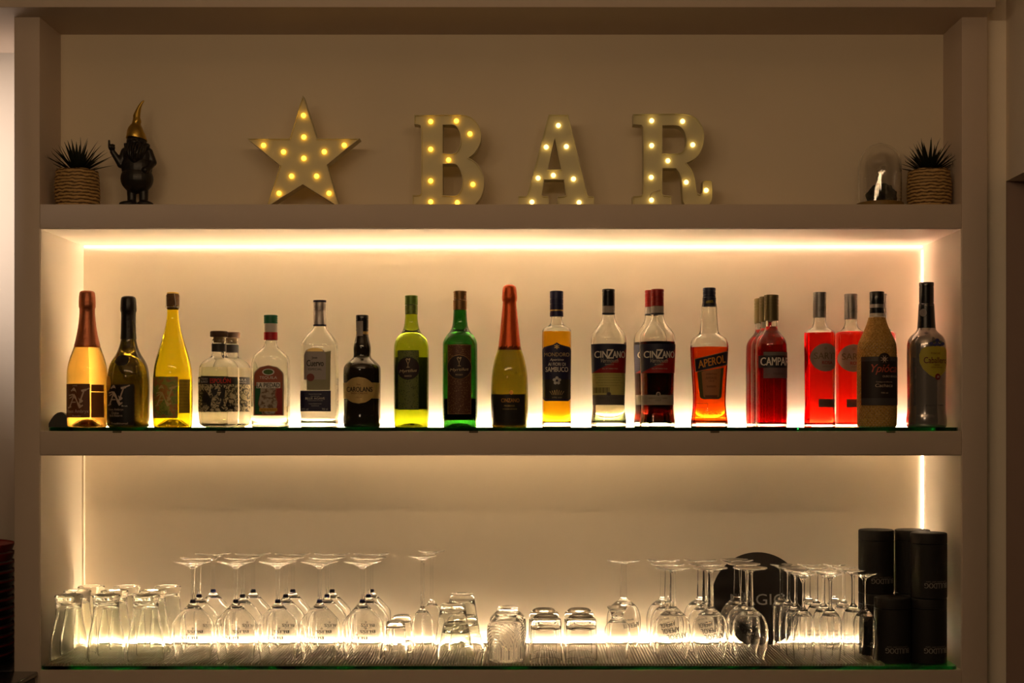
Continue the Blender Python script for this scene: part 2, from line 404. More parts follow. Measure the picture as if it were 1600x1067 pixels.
# 1 rose sparkling
am = mat('amber_wine', (1, .80, .36), 0, trans=1, ior=1.38)
foil1 = mat('copper_pink_foil', (.42, .13, .06), .35, .75, bump=.4, bscale=150)
t, u, s = build('sparkling_wine_bottle', 'rose sparkling wine bottle with copper foil and brown square label, leftmost bottle', 136.3, YF,
    [(0, 28), (1, 30), (6, 30.7), (40, 31), (84, 30.8), (95, 29.6), (110, 25.6), (127, 19.5), (140, 16), (160, 12.6), (184, 11), (200, 10)], body=am, punt=14,
    caps=[('foil_capsule', [(124, 20.2), (129, 19.4), (140, 16.6), (160, 13.2), (184, 11.4), (187, 12.6), (190, 12.9), (208, 12.2), (212, 10.5), (213, 6)], foil1, crimp(14, .012), 1)])
brown = mat('brown_label', (.16, .052, .016), .5, var=.1)
l = L(t, u, s, rect(-28, 13, 15, 67), brown); av(l, u, s, -23, 29, .74, mat('taupe_ink', (.60, .44, .33), .5))
T(l, u, s, 'Vines Ambryx', -7.5, 24, 38, 7, MATS['taupe_ink'], bold=.015); T(l, u, s, 'Penedes', -7, 17.5, 14, 3, MATS['taupe_ink']); T(l, u, s, '1999', -10, 64, 8, 2.2, MATS['taupe_ink'])
L(t, u, s, rect(14.5, 29.5, 15, 54), mat('back_label_amber', (.28, .10, .015), .5), name='back_label'); L(t, u, s, rect(14.5, 29.5, 55.5, 66), MATS['back_label_amber'], name='back_label')
# 2 dark cuvee
dk = mat('dark_olive_glass', (.20, .17, .05), .02, trans=1, ior=1.45)
blk_foil = mat('black_foil', (.015, .012, .010), .3, .3, bump=.3, bscale=150)
t, u, s = build('sparkling_wine_bottle', 'broad dark olive sparkling wine bottle with black foil and round gold sticker', 200.7, YF,
    [(0, 29), (1, 31.5), (6, 32.3), (40, 32), (62, 32.5), (84, 31.6), (100, 28), (115, 18), (128, 13), (142, 11.2), (178, 10.4), (195, 9)], body=dk, punt=14,
    caps=[('foil_capsule', [(137, 12.2), (150, 11.6), (178, 11), (181, 12.3), (187, 12.4), (200, 11.6), (203.5, 10), (204.7, 6)], blk_foil, crimp(12, .012), 1)])
l = L(t, u, s, rect(-30, 17, 3, 66), mat('black_label', (.012, .009, .007), .35))
gr = mat('warm_grey_ink', (.55, .44, .37), .5)
av(l, u, s, -26, 33, .74, gr); T(l, u, s, 'Vines Ambryx', -12, 27, 27, 5, gr); T(l, u, s, 'Dolce', -12, 22, 12, 4, gr); T(l, u, s, 'Brut Reserva', -11, 18, 22, 3.4, gr); T(l, u, s, 'Brut', 3, 33, 9, 2.6, white_ink); T(l, u, s, 'Traditional', -6, 6, 28, 3, gr)
L(t, u, s, ellipse(-26, 68, 6.4, 12), mat('gold_sticker', (.55, .34, .06), .35, .5), name='sticker', eps=.0012)
L(t, u, s, ellipse(-3, 103, 11, 8.5), MATS['black_label'], name='wax_seal', eps=.0016)
# 3 yellow
yl = mat('yellow_wine', (.97, .87, .10), .0, trans=1, ior=1.38)
t, u, s = build('sparkling_wine_bottle', 'yellow natural wine bottle with wired cork and green abstract label', 270, YF,
    [(0, 28), (1, 29.6), (8, 30), (60, 30.2), (84, 29.6), (100, 27.4), (120, 22), (142, 15), (160, 11), (172, 9.2), (184, 8.8), (186, 9.8), (190, 9.8), (191, 8)], body=yl, punt=14,
    caps=[('cork', [(184, 8.6), (186, 9.6), (206, 9.8), (208, 9)], mat('cork', (.16, .08, .03), .8, var=.3, vscale=120)), ('crown_disc', [(208, 9.6), (210, 9.2), (211, 7)], mat('gold_metal', (.70, .50, .12), .3, .9))])
wirem = mat('steel_wire', (.6, .55, .48), .3, .9)
for a in range(4):
    an = a*PI/2+.5; R_ = 11*s
    tube('cage_wire', [(R_*.75*math.cos(an), R_*.75*math.sin(an), 210*s), (R_*math.cos(an), R_*math.sin(an), 204*s), (R_*math.cos(an+.15), R_*math.sin(an+.15), 192*s), (R_*1.05*math.cos(an), R_*1.05*math.sin(an), 186*s)], .0005, wirem, t, 5)
tube('cage_wire', [(10.8*s*math.cos(k*PI/10), 10.8*s*math.sin(k*PI/10), 187*s) for k in range(21)], .0006, wirem, t, 5)
abst = ramp_mat('abstract_label', 'noise', 55, [(.3, (.18, .23, .03)), (.45, (.34, .36, .05)), (.56, (.50, .16, .03)), (.7, (.42, .42, .08))], .5, dist=1.2)
l = L(t, u, s, rect(-27.5, 14.5, 14, 78), abst); av(l, u, s, -22, 32, .76, mat('pale_olive_ink', (.62, .48, .16), .5))
T(l, u, s, '2021', -6, 22, 20, 6, mat('leaf_ink', (.12, .20, .03), .5))
l = L(t, u, s, rect(16, 29, 22, 74), mat('straw_back_label', (.50, .36, .03), .5), name='back_label')
for k in range(9): T(l, u, s, ('vino blanco', 'seco natural', 'product of Spain')[k % 3], 22, 71-k*5, 11, 1.8, mat('brown_ink', (.16, .09, .01), .5))
# 4 squat tequilas
esp_lab = ramp_mat('ink_drawing_label', 'noise', 85, [(.40, (.03, .025, .02)), (.47, (.10, .085, .05)), (.52, (.56, .48, .28)), (.7, (.66, .57, .36))], .55, dist=2.4, detail=5)
def espolon(label, cx, y, sc_):
    kor = mat('brown_stopper', (.10, .05, .025), .6, var=.2, vscale=80)
    t, u, s = build('tequila_bottle', label, cx, y,
        [(0, 20), (.5, 24), (4, 29), (10, 31), (40, 31.2), (88, 31.2), (97, 29.5), (105, 22), (109, 13.5), (113, 10.8), (137, 10.6), (138, 9)], liquid=mat('clear_tequila', (.99, .97, .86), 0, trans=1, ior=1.34), fill=93, tb=4, scale=sc_, sm=2,
        caps=[('collar', [(118, 11.3), (130, 11.3)], mat('charcoal_collar', (.035, .03, .028), .5)), ('stopper', [(141, 13.2), (142, 13.7), (148.5, 13.7), (149.8, 12.6)], kor), ('stopper_neck', [(132, 8.6), (141.5, 8.6)], mat('tan_cork', (.33, .21, .10), .8, var=.2, vscale=90))], punt=8)
    l = L(t, u, s, rect(-31, 31, 24, 78), esp_lab)
    b = L(l, u, s, rect(-31, 31, 66.5, 78), mat('espolon_band', (.018, .015, .014), .5), name='label_band', eps=.0008)
    return t, u, s, l
t, u, s, l = espolon('squat clear tequila bottle with rooster drawing label, the front one of two', 342.2, YF, 1)
T(l, u, s, 'ESPOLÓN', 8, 72.5, 30, 9, red_ink, bold=.03, eps=.0012); T(l, u, s, 'TEQUILA', -17, 74.5, 12, 3.4, white_ink, eps=.0012); T(l, u, s, 'BLANCO', -17, 70.3, 12, 3.4, white_ink, eps=.0012)
L(l, u, s, [(-27.5, 68), (-25.5, 71), (-25, 76), (-26.5, 75), (-28.5, 75), (-29.5, 73)], white_ink, name='emblem', eps=.0012, nz=6, nx=3)
def ink(parent, u, s, polys, m, eps=.0011):
    v, f = [], []
    for p in polys:
        b = len(v)
        for x, z in p: v.append((x*s, u.y(x*s, z*s, eps), z*s))
        f.append(tuple(range(b, b+len(p))))
    return mesh_obj('drawing', v, f, m, parent)
rooster = [[(-14, 36), (-6, 46), (4, 49), (12, 44), (14, 36), (8, 30), (-2, 28), (-8, 31)],          # body
           [(6, 46), (10, 54), (9, 60), (13, 62), (16, 58), (15, 48), (13, 43)],                      # neck and head
           [(13, 61), (18, 58.5), (14, 57)], [(9, 60), (8, 64), (11, 62), (12, 65), (14, 62)],        # beak, comb
           [(-6, 44), (-12, 54), (-20, 62), (-17, 56), (-24, 58), (-19, 52), (-27, 50), (-20, 47), (-28, 42), (-20, 42), (-27, 35), (-17, 38), (-12, 37)],   # tail
           [(-2, 47), (-6, 58), (2, 64), (0, 58), (6, 60), (3, 50)],                                   # wing
           [(-4, 30), (-10, 24.5), (-14, 24.5), (-7, 31)], [(6, 30), (12, 25), (16, 25), (9, 32)], [(18, 40), (26, 34), (28, 27), (20, 28), (17, 33)]]
ink(l, u, s, rooster, black_ink)
t, u, s, l = espolon('squat clear tequila bottle half hidden behind the rooster-label bottle', 361.6, .24, .985)
T(l, u, s, 'TEQUILA', 19, 73.5, 16, 4.2, white_ink, eps=.0012); T(l, u, s, 'REPOSADO', 19, 69.6, 16, 2.6, white_ink, eps=.0012)
# 5 flask tequila with green cap
t, u, s = build('tequila_bottle', 'clear flask-shaped tequila bottle with green white red cap', 423.0, YF,
    [(0, 27.5, 4, .7), (1, 28.8, 4, .7), (8, 29, 4, .7), (94, 29, 4, .7), (103, 28.6, 4, .7), (112, 26, 3.5, .75), (120, 17, 2.6, .9), (126, 10.5, 2, 1), (136, 9, 2, 1), (150, 9, 2, 1)], liquid=mat('clear_tequila', ), fill=32, tb=5,
    caps=[('tax_band', [(136, 10.3), (161.5, 10.3)], mat('white_band', (.60, .56, .50), .5)), ('red_band', [(136, 10.5), (148, 10.5)], mat('red_band', (.45, .012, .02), .4)), ('cap', ridged(162, 175, 10.7, (165, 168, 171)), mat('green_cap', (.015, .16, .07), .35))])
arch = [(-23.5, 18), (23.5, 18), (23.5, 83), (20, 88), (14, 93), (8, 95.5), (0, 96.3), (-8, 95.5), (-14, 93), (-20, 88), (-23.5, 83)]
l = L(t, u, s, arch, mat('pale_border', (.40, .32, .24), .5))
l2 = L(l, u, s, [(x*.93, 18.8+(z-18)*.975) for x, z in arch], mat('terracotta_label', (.36, .09, .04), .5, var=.1), name='label_field', eps=.0008)
L(l, u, s, [(-21, 20), (-9, 20), (-16, 36), (-12, 54), (-12, 64), (-21, 64)], mat('flag_green', (.01, .10, .03), .5), name='label_field', eps=.0011)
L(l, u, s, [(10, 20), (21, 20), (21, 60), (14, 64), (12, 50), (15, 38)], mat('flag_red', (.30, .015, .01), .5), name='label_field', eps=.0011)
L(l, u, s, [(-9, 20), (11, 20), (14, 38), (10, 50), (12, 64), (-12, 64), (-12, 54), (-15, 36)], ramp_mat('pattern_cream', 'noise', 160, [(.4, (.16, .09, .05)), (.5, (.40, .33, .25)), (.7, (.45, .38, .3))], .5), name='label_field', eps=.0011)
L(l, u, s, ellipse(0, 85.5, 9.5, 5.2), white_ink, name='medallion', eps=.0011); L(l, u, s, ellipse(0, 85.5, 7.5, 3.9), mat('leaf_green', (.06, .14, .02), .5), name='medallion', eps=.0014)
T(l, u, s, 'TEQUILA', 0, 76.5, 27, 5.2, white_ink, eps=.0012); L(l, u, s, rect(-18.5, 18.5, 60.5, 69.5), white_ink, name='label_band', eps=.0013)
T(l, u, s, 'LA PIEDAD', 0, 65, 35, 7, black_ink, bold=.03, eps=.0017); L(l, u, s, rect(-14, 14, 24.5, 29.5), mat('yellow_band', (.60, .32, .02), .5), name='label_band', eps=.0014); T(l, u, s, 'HECHO EN MEXICO', 0, 27, 24, 2.6, brown, eps=.0018)
# 6 square silver tequila
t, u, s = build('tequila_bottle', 'tall square clear tequila bottle with silver cap and navy lower label', 499.6, YF,
    [(0, 27, 5), (1, 28, 5), (5, 28, 5), (14, 26.8, 5), (19, 28, 5), (60, 28, 5), (126, 27.6, 4.5), (134, 26, 4), (143, 20, 3), (152, 12, 2), (158, 9.6, 2), (170, 9.4, 2), (195, 9, 2)], liquid=mat('silver_spirit', (.99, .98, .95), 0, trans=1, ior=1.34), fill=128, tb=7,
    caps=[('collar', [(158, 9.9), (181, 9.9), (182, 9.2)], mat('pewter', (.42, .38, .36), .38, .6)), ('collar_ring', [(158, 10.3), (160, 10.3)], mat('navy', (.012, .012, .05), .4)), ('cap', ridged(182, 195, 9.9, (185, 188)), mat('pewter', )), ('cap_top', [(195, 10.1), (198, 10.1)], mat('navy', ))])
garch = [(-20.5, 73.5), (13.5, 73.5), (13.5, 112), (10, 119), (4, 122), (-3.5, 122.6), (-11, 122), (-17, 119), (-20.5, 112)]
bl = mat('sage_back_label', (.30, .28, .16), .5)
L(t, u, s, [(-16, 57), (20, 57), (21, 118), (10, 116), (-16, 90)], bl, name='back_label', eps=.0003)
l = L(t, u, s, garch, mat('grey_label', (.32, .28, .26), .45, .2)); L(l, u, s, [(-17, 117), (10, 117), (7, 121), (0, 122.4), (-8, 122.4), (-14, 120.5)], gold_ink, name='label_band', eps=.0009)
T(l, u, s, 'Jose', -4, 107, 8.5, 5, black_ink, bold=.02); T(l, u, s, 'Cuervo', -3, 99, 26, 9.5, black_ink, bold=.035); T(l, u, s, 'ESPECIAL', -3, 89.5, 21, 3.2, black_ink); L(l, u, s, ellipse(-10, 77, 6, 6), mat('wax_red', (.20, .03, .012), .4), name='wax_seal', eps=.0014)
l = L(t, u, s, rect(-27, 21, 24.5, 56.5), mat('navy_label', (.020, .016, .050), .45)); T(l, u, s, 'BLUE AGAVE', -3, 44.5, 30, 3.4, white_ink, bold=.02)
for k, (w_, q) in enumerate(((20, 51), (14, 47.8), (24, 41), (20, 36), (12, 33))): T(l, u, s, 'TEQUILA ESPECIAL SILVER', -3, q, w_, 1.6, silver_ink)
T(l, u, s, '40% vol', -19, 28, 11, 3, silver_ink); T(l, u, s, '700 ml', 12, 28, 9, 3, silver_ink)
# 7 dark cream liqueur
blk_gl = mat('black_bottle_glass', (.016, .011, .007), .07, spec=.6, coat=.5)
def emb(a, z): return 0
t, u, s = build('liqueur_bottle', 'squat black cream liqueur bottle with tan oval label', 565.9, YF,
    [(0, 27), (1, 28.8), (10, 29.5), (16, 29.2), (22, 28.4), (50, 28.8), (88, 29.4), (96, 28), (103, 21), (108, 14.6), (112, 13.2), (122, 13.8), (129, 13), (141, 10), (150, 9), (160, 9)], body=blk_gl,
    caps=[('gold_ring', [(144, 9.6), (149, 9.6)], gold_ink), ('cap', ridged(150, 175, 9.8, (154, 168)), black_g)])
L(t, u, s, rect(-8, 2.5, 142, 165), mat('tax_strip', (.30, .27, .25), .4), name='tax_strip', eps=.0016)
tan = mat('tan_label', (.50, .35, .13), .45, .15, var=.08)
l = L(t, u, s, rect(-29, 29, 44.5, 69), tan); L(l, u, s, ellipse(-2, 57, 24, 20.5), mat('tan_label_oval', (.56, .40, .15), .45, .15), name='label_oval', eps=.0008)
T(l, u, s, 'CAROLANS', -1.5, 58.5, 40, 7.5, black_ink, bold=.03, eps=.0013); T(l, u, s, 'IRISH CREAM', -1.5, 52.5, 25, 2.6, brown, eps=.0013); T(l, u, s, 'Finest', -2, 66, 6, 3, brown, eps=.0013); T(l, u, s, '17% vol', -2, 46, 9, 2, brown, eps=.0013)
# 8, 9 green aperitifs
def glassicon(parent, u, s, cx, cz, k, m):
    v = []
    f = []
    for st in [[(-5, 8), (-4, 8.6), (-.2, -1), (-1, -1.4)], [(5, 9), (4, 9.2), (.2, -1), (1, -1.2)], [(-.5, -1), (.5, -1), (.5, -8), (-.5, -8)], [(-3.4, -8), (3.4, -8), (3.4, -9), (-3.4, -9)], [(-5, 8), (-2, 10), (1, 8), (0, 5.6), (-1, 7.4), (-3, 8)], [(5, 9), (2, 10), (1, 6), (2, 6)]]:
        b = len(v)
        for x, z in st:
            xx, zz = (cx+x*k)*s, (cz+z*k)*s; v.append((xx, u.y(xx, zz, .0018), zz))
        f.append(tuple(range(b, b+len(st))))
    mesh_obj('emblem', v, f, m, parent)
def aperitif(label, cx, prof, glassm, capm, strip_m, lx, r, hz, z0, z1, rim, extra):
    t, u, s = build('aperitif_bottle', label, cx, YF, prof, body=glassm, caps=extra, punt=7)
    l = L(t, u, s, rect(lx[0]-.8, lx[1]+.8, z0-.8, z1+.8), rim); L(l, u, s, rect(lx[0], lx[1], z0, z1), strip_m, name='label_strip', eps=.0008)
    cxl = (lx[0]+lx[1])/2
    L(l, u, s, ellipse(cxl, hz, r+.8, r+.8), rim, name='label_ring', eps=.0011); L(l, u, s, ellipse(cxl, hz, r, r), mat('round_black_label', (.025, .012, .012), .5), name='label_disc', eps=.0014)
    glassicon(l, u, s, cxl, hz+8, .75, mat('cream_ink', (.55, .42, .22), .4))
    T(l, u, s, 'Myrtilus', cxl, hz-4.5, r*1.55, 6, MATS['cream_ink'], shear=.35, rot=.06, eps=.0018); T(l, u, s, 'BIANCO' if hz > 90 and r < 17.5 else 'ROSSO', cxl, hz-12, 11, 2.3, MATS['cream_ink'], eps=.0018)
g8 = mat('light_green_glass', (.60, .70, .10), .0, trans=1, ior=1.40)
aperitif('light green aperitif bottle with green cap and round black label', 642.7,
    [(0, 25.5), (1, 26.8), (8, 27.3), (26, 27), (100, 27.3), (124, 27.3), (133, 25.8), (141, 22), (148, 14.5), (158, 11), (175, 9.6), (190, 9.4)], g8, None,
    ramp_mat('green_floral', 'voronoi', 260, [(.25, (.03, .05, .01)), (.33, (.13, .16, .03))], .5), (-18.5, 13), 17.2, 91, 28, 118, mat('dark_green_line', (.03, .06, .01), .5),
    [('collar', [(176, 9.9), (190, 9.9)], mat('lime_collar', (.18, .24, .05), .35, .4, var=.3, vscale=150)), ('cap', ridged(191, 205.5, 10.1, (194, 197, 200, 202.5)), mat('lime_cap', (.16, .26, .04), .35, .4))])
g9 = mat('deep_green_glass', (.11, .36, .10), .0, trans=1, ior=1.40)
aperitif('dark green aperitif bottle with bronze cap and copper label', 718.8,
    [(0, 25.5), (1, 27), (40, 27.2), (124, 27.2), (133, 26.8), (142, 22.5), (150, 15), (160, 11.4), (183, 10.2), (195, 9.6)], g9, None,
    ramp_mat('copper_floral', 'voronoi', 300, [(.2, (.30, .18, .07)), (.32, (.10, .035, .012))], .45, .2), (-17.5, 17.5), 18.4, 93, 21, 127, mat('copper_line', (.32, .18, .06), .4, .4),
    [('collar', [(183, 10.6), (198, 10.8)], mat('bronze_cap', (.26, .14, .05), .35, .6)), ('cap', ridged(199, 212.5, 10.2, (202, 205, 208), .2), mat('bronze_cap', ))])
# the tinted drink stands low in bottle 9
kids = [o for o in C.objects if o.get('label', '').startswith(('light green aperitif', 'dark green aperitif'))]
k8, k9 = kids; s8 = (D+YF)/F
u8 = Surf([(0, 27.3*s8), (1, 27.3*s8)]); u8.back = True
L(k8, u8, s8, rect(-19, 19, 28, 110), mat('paper_back_label', (.20, .18, .10), .6), name='back_label')
lathe('liquid', [(11*s8, 0), (11*s8, 24*s8), (44*s8, 24*s8), (44*s8, 0)], mat('dark_vermouth_body', (.030, .008, .004), .25), k9, 48)
# 10 prosecco with orange foil
g10 = mat('olive_gold_glass', (.42, .38, .09), .0, trans=1, ior=1.40)
orange_foil = mat('orange_foil', (.60, .085, .01), .35, .5, bump=.4, bscale=140)
t, u, s = build('sparkling_wine_bottle', 'olive sparkling wine bottle with tall orange foil neck', 796.2, YF,
    [(0, 26.5), (1, 28), (6, 28.4), (36, 29), (66, 29), (86, 27.6), (107, 23.6), (123, 17.6), (150, 14), (175, 12), (195, 9.6), (200, 9)], body=g10, punt=13,
    caps=[('foil_capsule', [(120, 18.4), (124, 17.9), (140, 15.6), (155, 14.4), (175, 12.2), (195, 10.4), (198, 11.6), (204, 11.8), (216, 10.8), (220, 9.6), (222.5, 5)], orange_foil, crimp(14, .012), 1)])
l = L(t, u, s, rect(-28.7, 24, 3, 51), mat('smoke_label', (.025, .02, .015), .3)); T(l, u, s, 'CINZANO', 1.5, 41.5, 28, 6, mat('orange_gold_ink', (.62, .30, .07), .35, .4), bold=.035); T(l, u, s, 'PROSECCO', 0, 33, 16, 2.4, gold_ink); T(l, u, s, 'EXTRA DRY SPUMANTE', 1, 28, 22, 1.7, gold_ink)
L(l, u, s, ellipse(3, 53.5, 3, 3.5), MATS['orange_gold_ink'], name='emblem', eps=.001, nz=8, nx=6)
# 11 elderflower aperitif
t, u, s = build('aperitif_bottle', 'slim golden elderflower aperitif bottle with navy cap and navy label', 869.7, YF,
    [(0, 22.5), (1, 23.3), (5, 23.2), (14, 22.6), (24, 22), (60, 22.4), (144, 23), (151, 22.6), (155, 20), (158, 13), (163, 9), (174, 8.4), (195, 8.4)], liquid=mat('golden_liqueur', (1.0, .72, .10), 0, trans=1, ior=1.36), fill=149, tb=7,
    caps=[('cap', ridged(172.5, 212.5, 10.5, (180, 192, 200)), mat('navy_cap', (.018, .020, .075), .35, .2)), ('gold_ring', [(181, 10.75), (183, 10.75)], gold_ink)])
ml = [(-18, 40.5), (18, 40.5), (18, 43), (21.5, 44), (22.5, 120), (19, 126.5), (6, 127.5), (3.5, 130.5), (0, 131.3), (-3.5, 130.5), (-6, 127.5), (-19, 126.5), (-22.5, 120), (-21.5, 44), (-18, 43)]
nav = mat('midnight_label', (.018, .018, .060), .45)
l = L(t, u, s, ml, nav); L(l, u, s, rect(-21.8, 21.8, 44, 74), mat('dark_olive_panel', (.035, .030, .022), .5), name='label_panel', eps=.0008)
cm = mat('gold_cream_ink', (.50, .38, .20), .45)
T(l, u, s, 'MONDORO', 0, 112.5, 39, 6, cm, bold=.01); T(l, u, s, 'Aperitivo', 0, 104, 21, 5, white_ink, shear=.2); T(l, u, s, 'AI FIORI DI', 0, 97.5, 27, 5, white_ink, bold=.02); T(l, u, s, 'SAMBUCO', 0, 89.5, 35, 7.5, white_ink, bold=.02)
T(l, u, s, '*', 0, 124.5, 7, 7, gold_ink, bold=.03)
for a in range(5):
    an = PI/2+a*2*PI/5; L(l, u, s, ellipse(4.2*math.cos(an), 72+4.2*math.sin(an), 2.6, 2.6, 12), silver_ink, name='flower', eps=.0012, nz=6, nx=4)
L(l, u, s, ellipse(0, 72, 1.6, 1.6, 12), nav, name='flower', eps=.0015, nz=5, nx=4)
for a in range(-3, 4): L(l, u, s, [(a*2.4-.4, 50), (a*2.4+.4, 50), (a*3.6+.6, 58-abs(a)*.8), (a*3.6-.6, 58-abs(a)*.8)], gold_ink, name='crown_motif', eps=.0012, nz=4, nx=2)
T(l, u, s, '17% vol', 0, 46, 14, 2, cm)
# 12, 13 vermouths
VP = [(0, 27), (1, 28.2), (6, 28.2), (14, 26.8), (25, 25), (42, 25.2), (86, 26.4), (112, 27.4), (130, 28), (141, 27.6), (149, 24.5), (158, 16.5), (166, 11.2), (176, 9.8), (205, 9.6)]
def vermouth(label, cx, y, liq, fill, capm, lower, kind, sc_=1):
    t, u, s = build('vermouth_bottle', label, cx, y, VP, liquid=liq, fill=fill, tb=7, scale=sc_,
        caps=[('neck_band', [(176, 10), (188.5, 10)], mat('pale_band', (.38, .33, .28), .5)), ('band_line', [(176, 10.2), (178, 10.2)], mat('dark_line', (.02, .02, .03), .5)), ('cap', ridged(189, 215.5, 9.9, (196, 203, 210), .15), capm)])
    nv = mat('vermouth_navy', (.018, .020, .050), .45); rd = mat('vermouth_red', (.30, .012, .010), .4)
    l = L(t, u, s, rect(-28, 28, 84, 129), nv, nx=34)
    L(l, u, s, [(-27, 84), (27.5, 84), (28, 124), (16, 108), (0, 97), (-14, 91)], rd, name='label_field', eps=.0008, nx=30)
    T(l, u, s, 'CIN', -13, 112.5, 19.5, 10.5, white_ink, bold=.035, eps=.0013); T(l, u, s, 'Z', 1, 113, 10, 14, white_ink, bold=.04, eps=.0013); T(l, u, s, 'ANO', 15, 112.5, 19.5, 10.5, white_ink, bold=.035, eps=.0013)
    T(l, u, s, 'Vermouth', 0, 103, 28, 6.5, mat('pale_ink', (.48, .42, .36), .5), shear=.3, eps=.0013); T(l, u, s, kind, 0, 97, 13, 2.5, MATS['pale_ink'], eps=.0013); T(l, u, s, 'DAL 1757 TORINO ITALIA', 1, 90.5, 24, 1.8, MATS['pale_ink'], eps=.0013)
    b = L(t, u, s, rect(-25.5, 24.5, 34.5, 50), lower, name='lower_label'); L(b, u, s, ellipse(-1, 51, 3.6, 3.8, 16), lower, name='crest', eps=.0007, nz=8, nx=6); L(b, u, s, ellipse(-1, 51, 2, 2.4, 14), mat('crest_grey', (.07, .06, .06), .5), name='crest', eps=.0012, nz=6, nx=4)
    T(b, u, s, 'VERMOUTH DI TORINO', -1, 45, 30, 1.8, MATS['crest_grey'], eps=.0009); T(b, u, s, '1757', -1, 41.5, 9, 2.4, MATS['crest_grey'], eps=.0009)
    return t, u, s
t, u, s = vermouth('clear white vermouth bottle with black cap and pale yellow back label', 950.8, YF, mat('pale_vermouth', (.99, .96, .80), 0, trans=1, ior=1.34), 36, black_g, mat('grey_lower_label', (.12, .105, .09), .5), 'BIANCO')
l = L(t, u, s, rect(-26.6, 25.8, 50, 84), mat('yellow_back_label', (.52, .47, .14), .5), name='back_label', eps=.0003)
oi = mat('olive_ink', (.16, .14, .05), .5)
for k in range(5): T(l, u, s, 'vermouth bianco aromatizzato vino', 0, 81-k*4, 48-(k*7) % 15, 1.6, oi)
for k in range(14): L(l, u, s, rect(-24+k*1.75, -23.2+k*1.75+(k % 3)*.35, 53, 61.5), oi, name='barcode_line', eps=.0007, nz=2, nx=1)
t, u, s = vermouth('red vermouth bottle with red cap, the front one of two', 1027.3, YF, mat('dark_vermouth', (.28, .07, .05), 0, trans=1, ior=1.35), 133, mat('red_cap', (.30, .012, .008), .35, .2), mat('white_lower_label', (.34, .30, .24), .5), 'ROSSO')
vermouth('red vermouth bottle half hidden behind and left of the front red vermouth', 1017.5, .215, MATS['dark_vermouth'], 133, MATS['red_cap'], MATS['white_lower_label'], 'ROSSO', .99)
# 14 orange aperitif
t, u, s = build('aperitif_bottle', 'waisted bright orange aperitif bottle with navy cap and tilted navy label', 1108.2, YF,
    [(0, 28), (1, 29.6), (6, 29.2), (18, 27.4), (34, 25.4), (54, 25.8), (90, 28), (122, 29.8), (130, 29.6), (138, 27), (143, 20), (147, 14.8), (160, 13.4), (178, 12.4), (188, 12.2), (200, 9.5), (206, 9.2)], liquid=mat('orange_aperitif', (1, .30, .045), 0, trans=1, ior=1.35), fill=124.5, tb=7,
    caps=[('collar', [(188, 10.6), (202, 10.6)], mat('navy_cap2', (.015, .018, .045), .35, .2)), ('cap', ridged(202.5, 217.5, 9.9, (206, 212), .1), mat('navy_cap2', ))])
T(t, u, s, 'APEROL', -1, 195, 12, 4, mat('yellow_ink', (.60, .45, .02), .5), rot=.15, eps=.0035)
ol = mat('olive_border', (.10, .085, .02), .4); ll = L(t, u, s, [(-17, 46), (-12, 43.5), (11, 43.5), (16, 46), (20, 92), (-21, 86)], ol, name='lower_label'); L(ll, u, s, [(-12, 48), (-10, 46), (10, 46), (12.5, 48), (15, 92), (-15, 86)], mat('peach_label', (.42, .16, .05), .5), name='label_field', eps=.0008)
T(ll, u, s, 'APERITIVO', 0, 82, 17, 3, brown, eps=.0012); T(ll, u, s, 'APEROL', 0, 76, 18, 4, brown, eps=.0012, shear=.2); T(ll, u, s, '1919', 0, 71, 8, 3, brown, eps=.0012); T(ll, u, s, 'BARBIERI', 0, 63, 14, 3, brown, eps=.0012); L(ll, u, s, rect(-9.5, 9.5, 44.5, 49.5), brown, name='label_band', eps=.0012)
L(t, u, s, [(-23.8, 85), (26.5, 96.5), (27.3, 118.5), (-25, 106)], mat('pale_orange_rim', (.50, .22, .08), .4), eps=.0012, nz=40)
l = L(t, u, s, [(-23, 86.3), (25.8, 97.5), (26.6, 117.3), (-24.2, 105)], mat('aperitif_navy', (.018, .018, .035), .4), eps=.0015, nz=40)
T(l, u, s, 'APEROL', 1, 101.5, 43, 12, mat('orange_letter', (.75, .30, .03), .45), rot=.22, shear=.12, bold=.03, eps=.0022)
fr = mat('dark_orange_line', (.20, .02, .005), .5)
for p in (rect(-24, -5.5, 36.5, 37.1), rect(-24, -5.5, 30, 30.6), rect(-5.9, -5.3, 30, 37)): L(t, u, s, p, fr, name='date_frame', eps=.0006, nz=3)
T(t, u, s, 'APEROL', 1, 23.5, 30, 7, mat('embossed_orange', (1, .55, .2), .05, trans=.8, ior=1.4), bold=.02, eps=.0008, name='embossed_lettering')
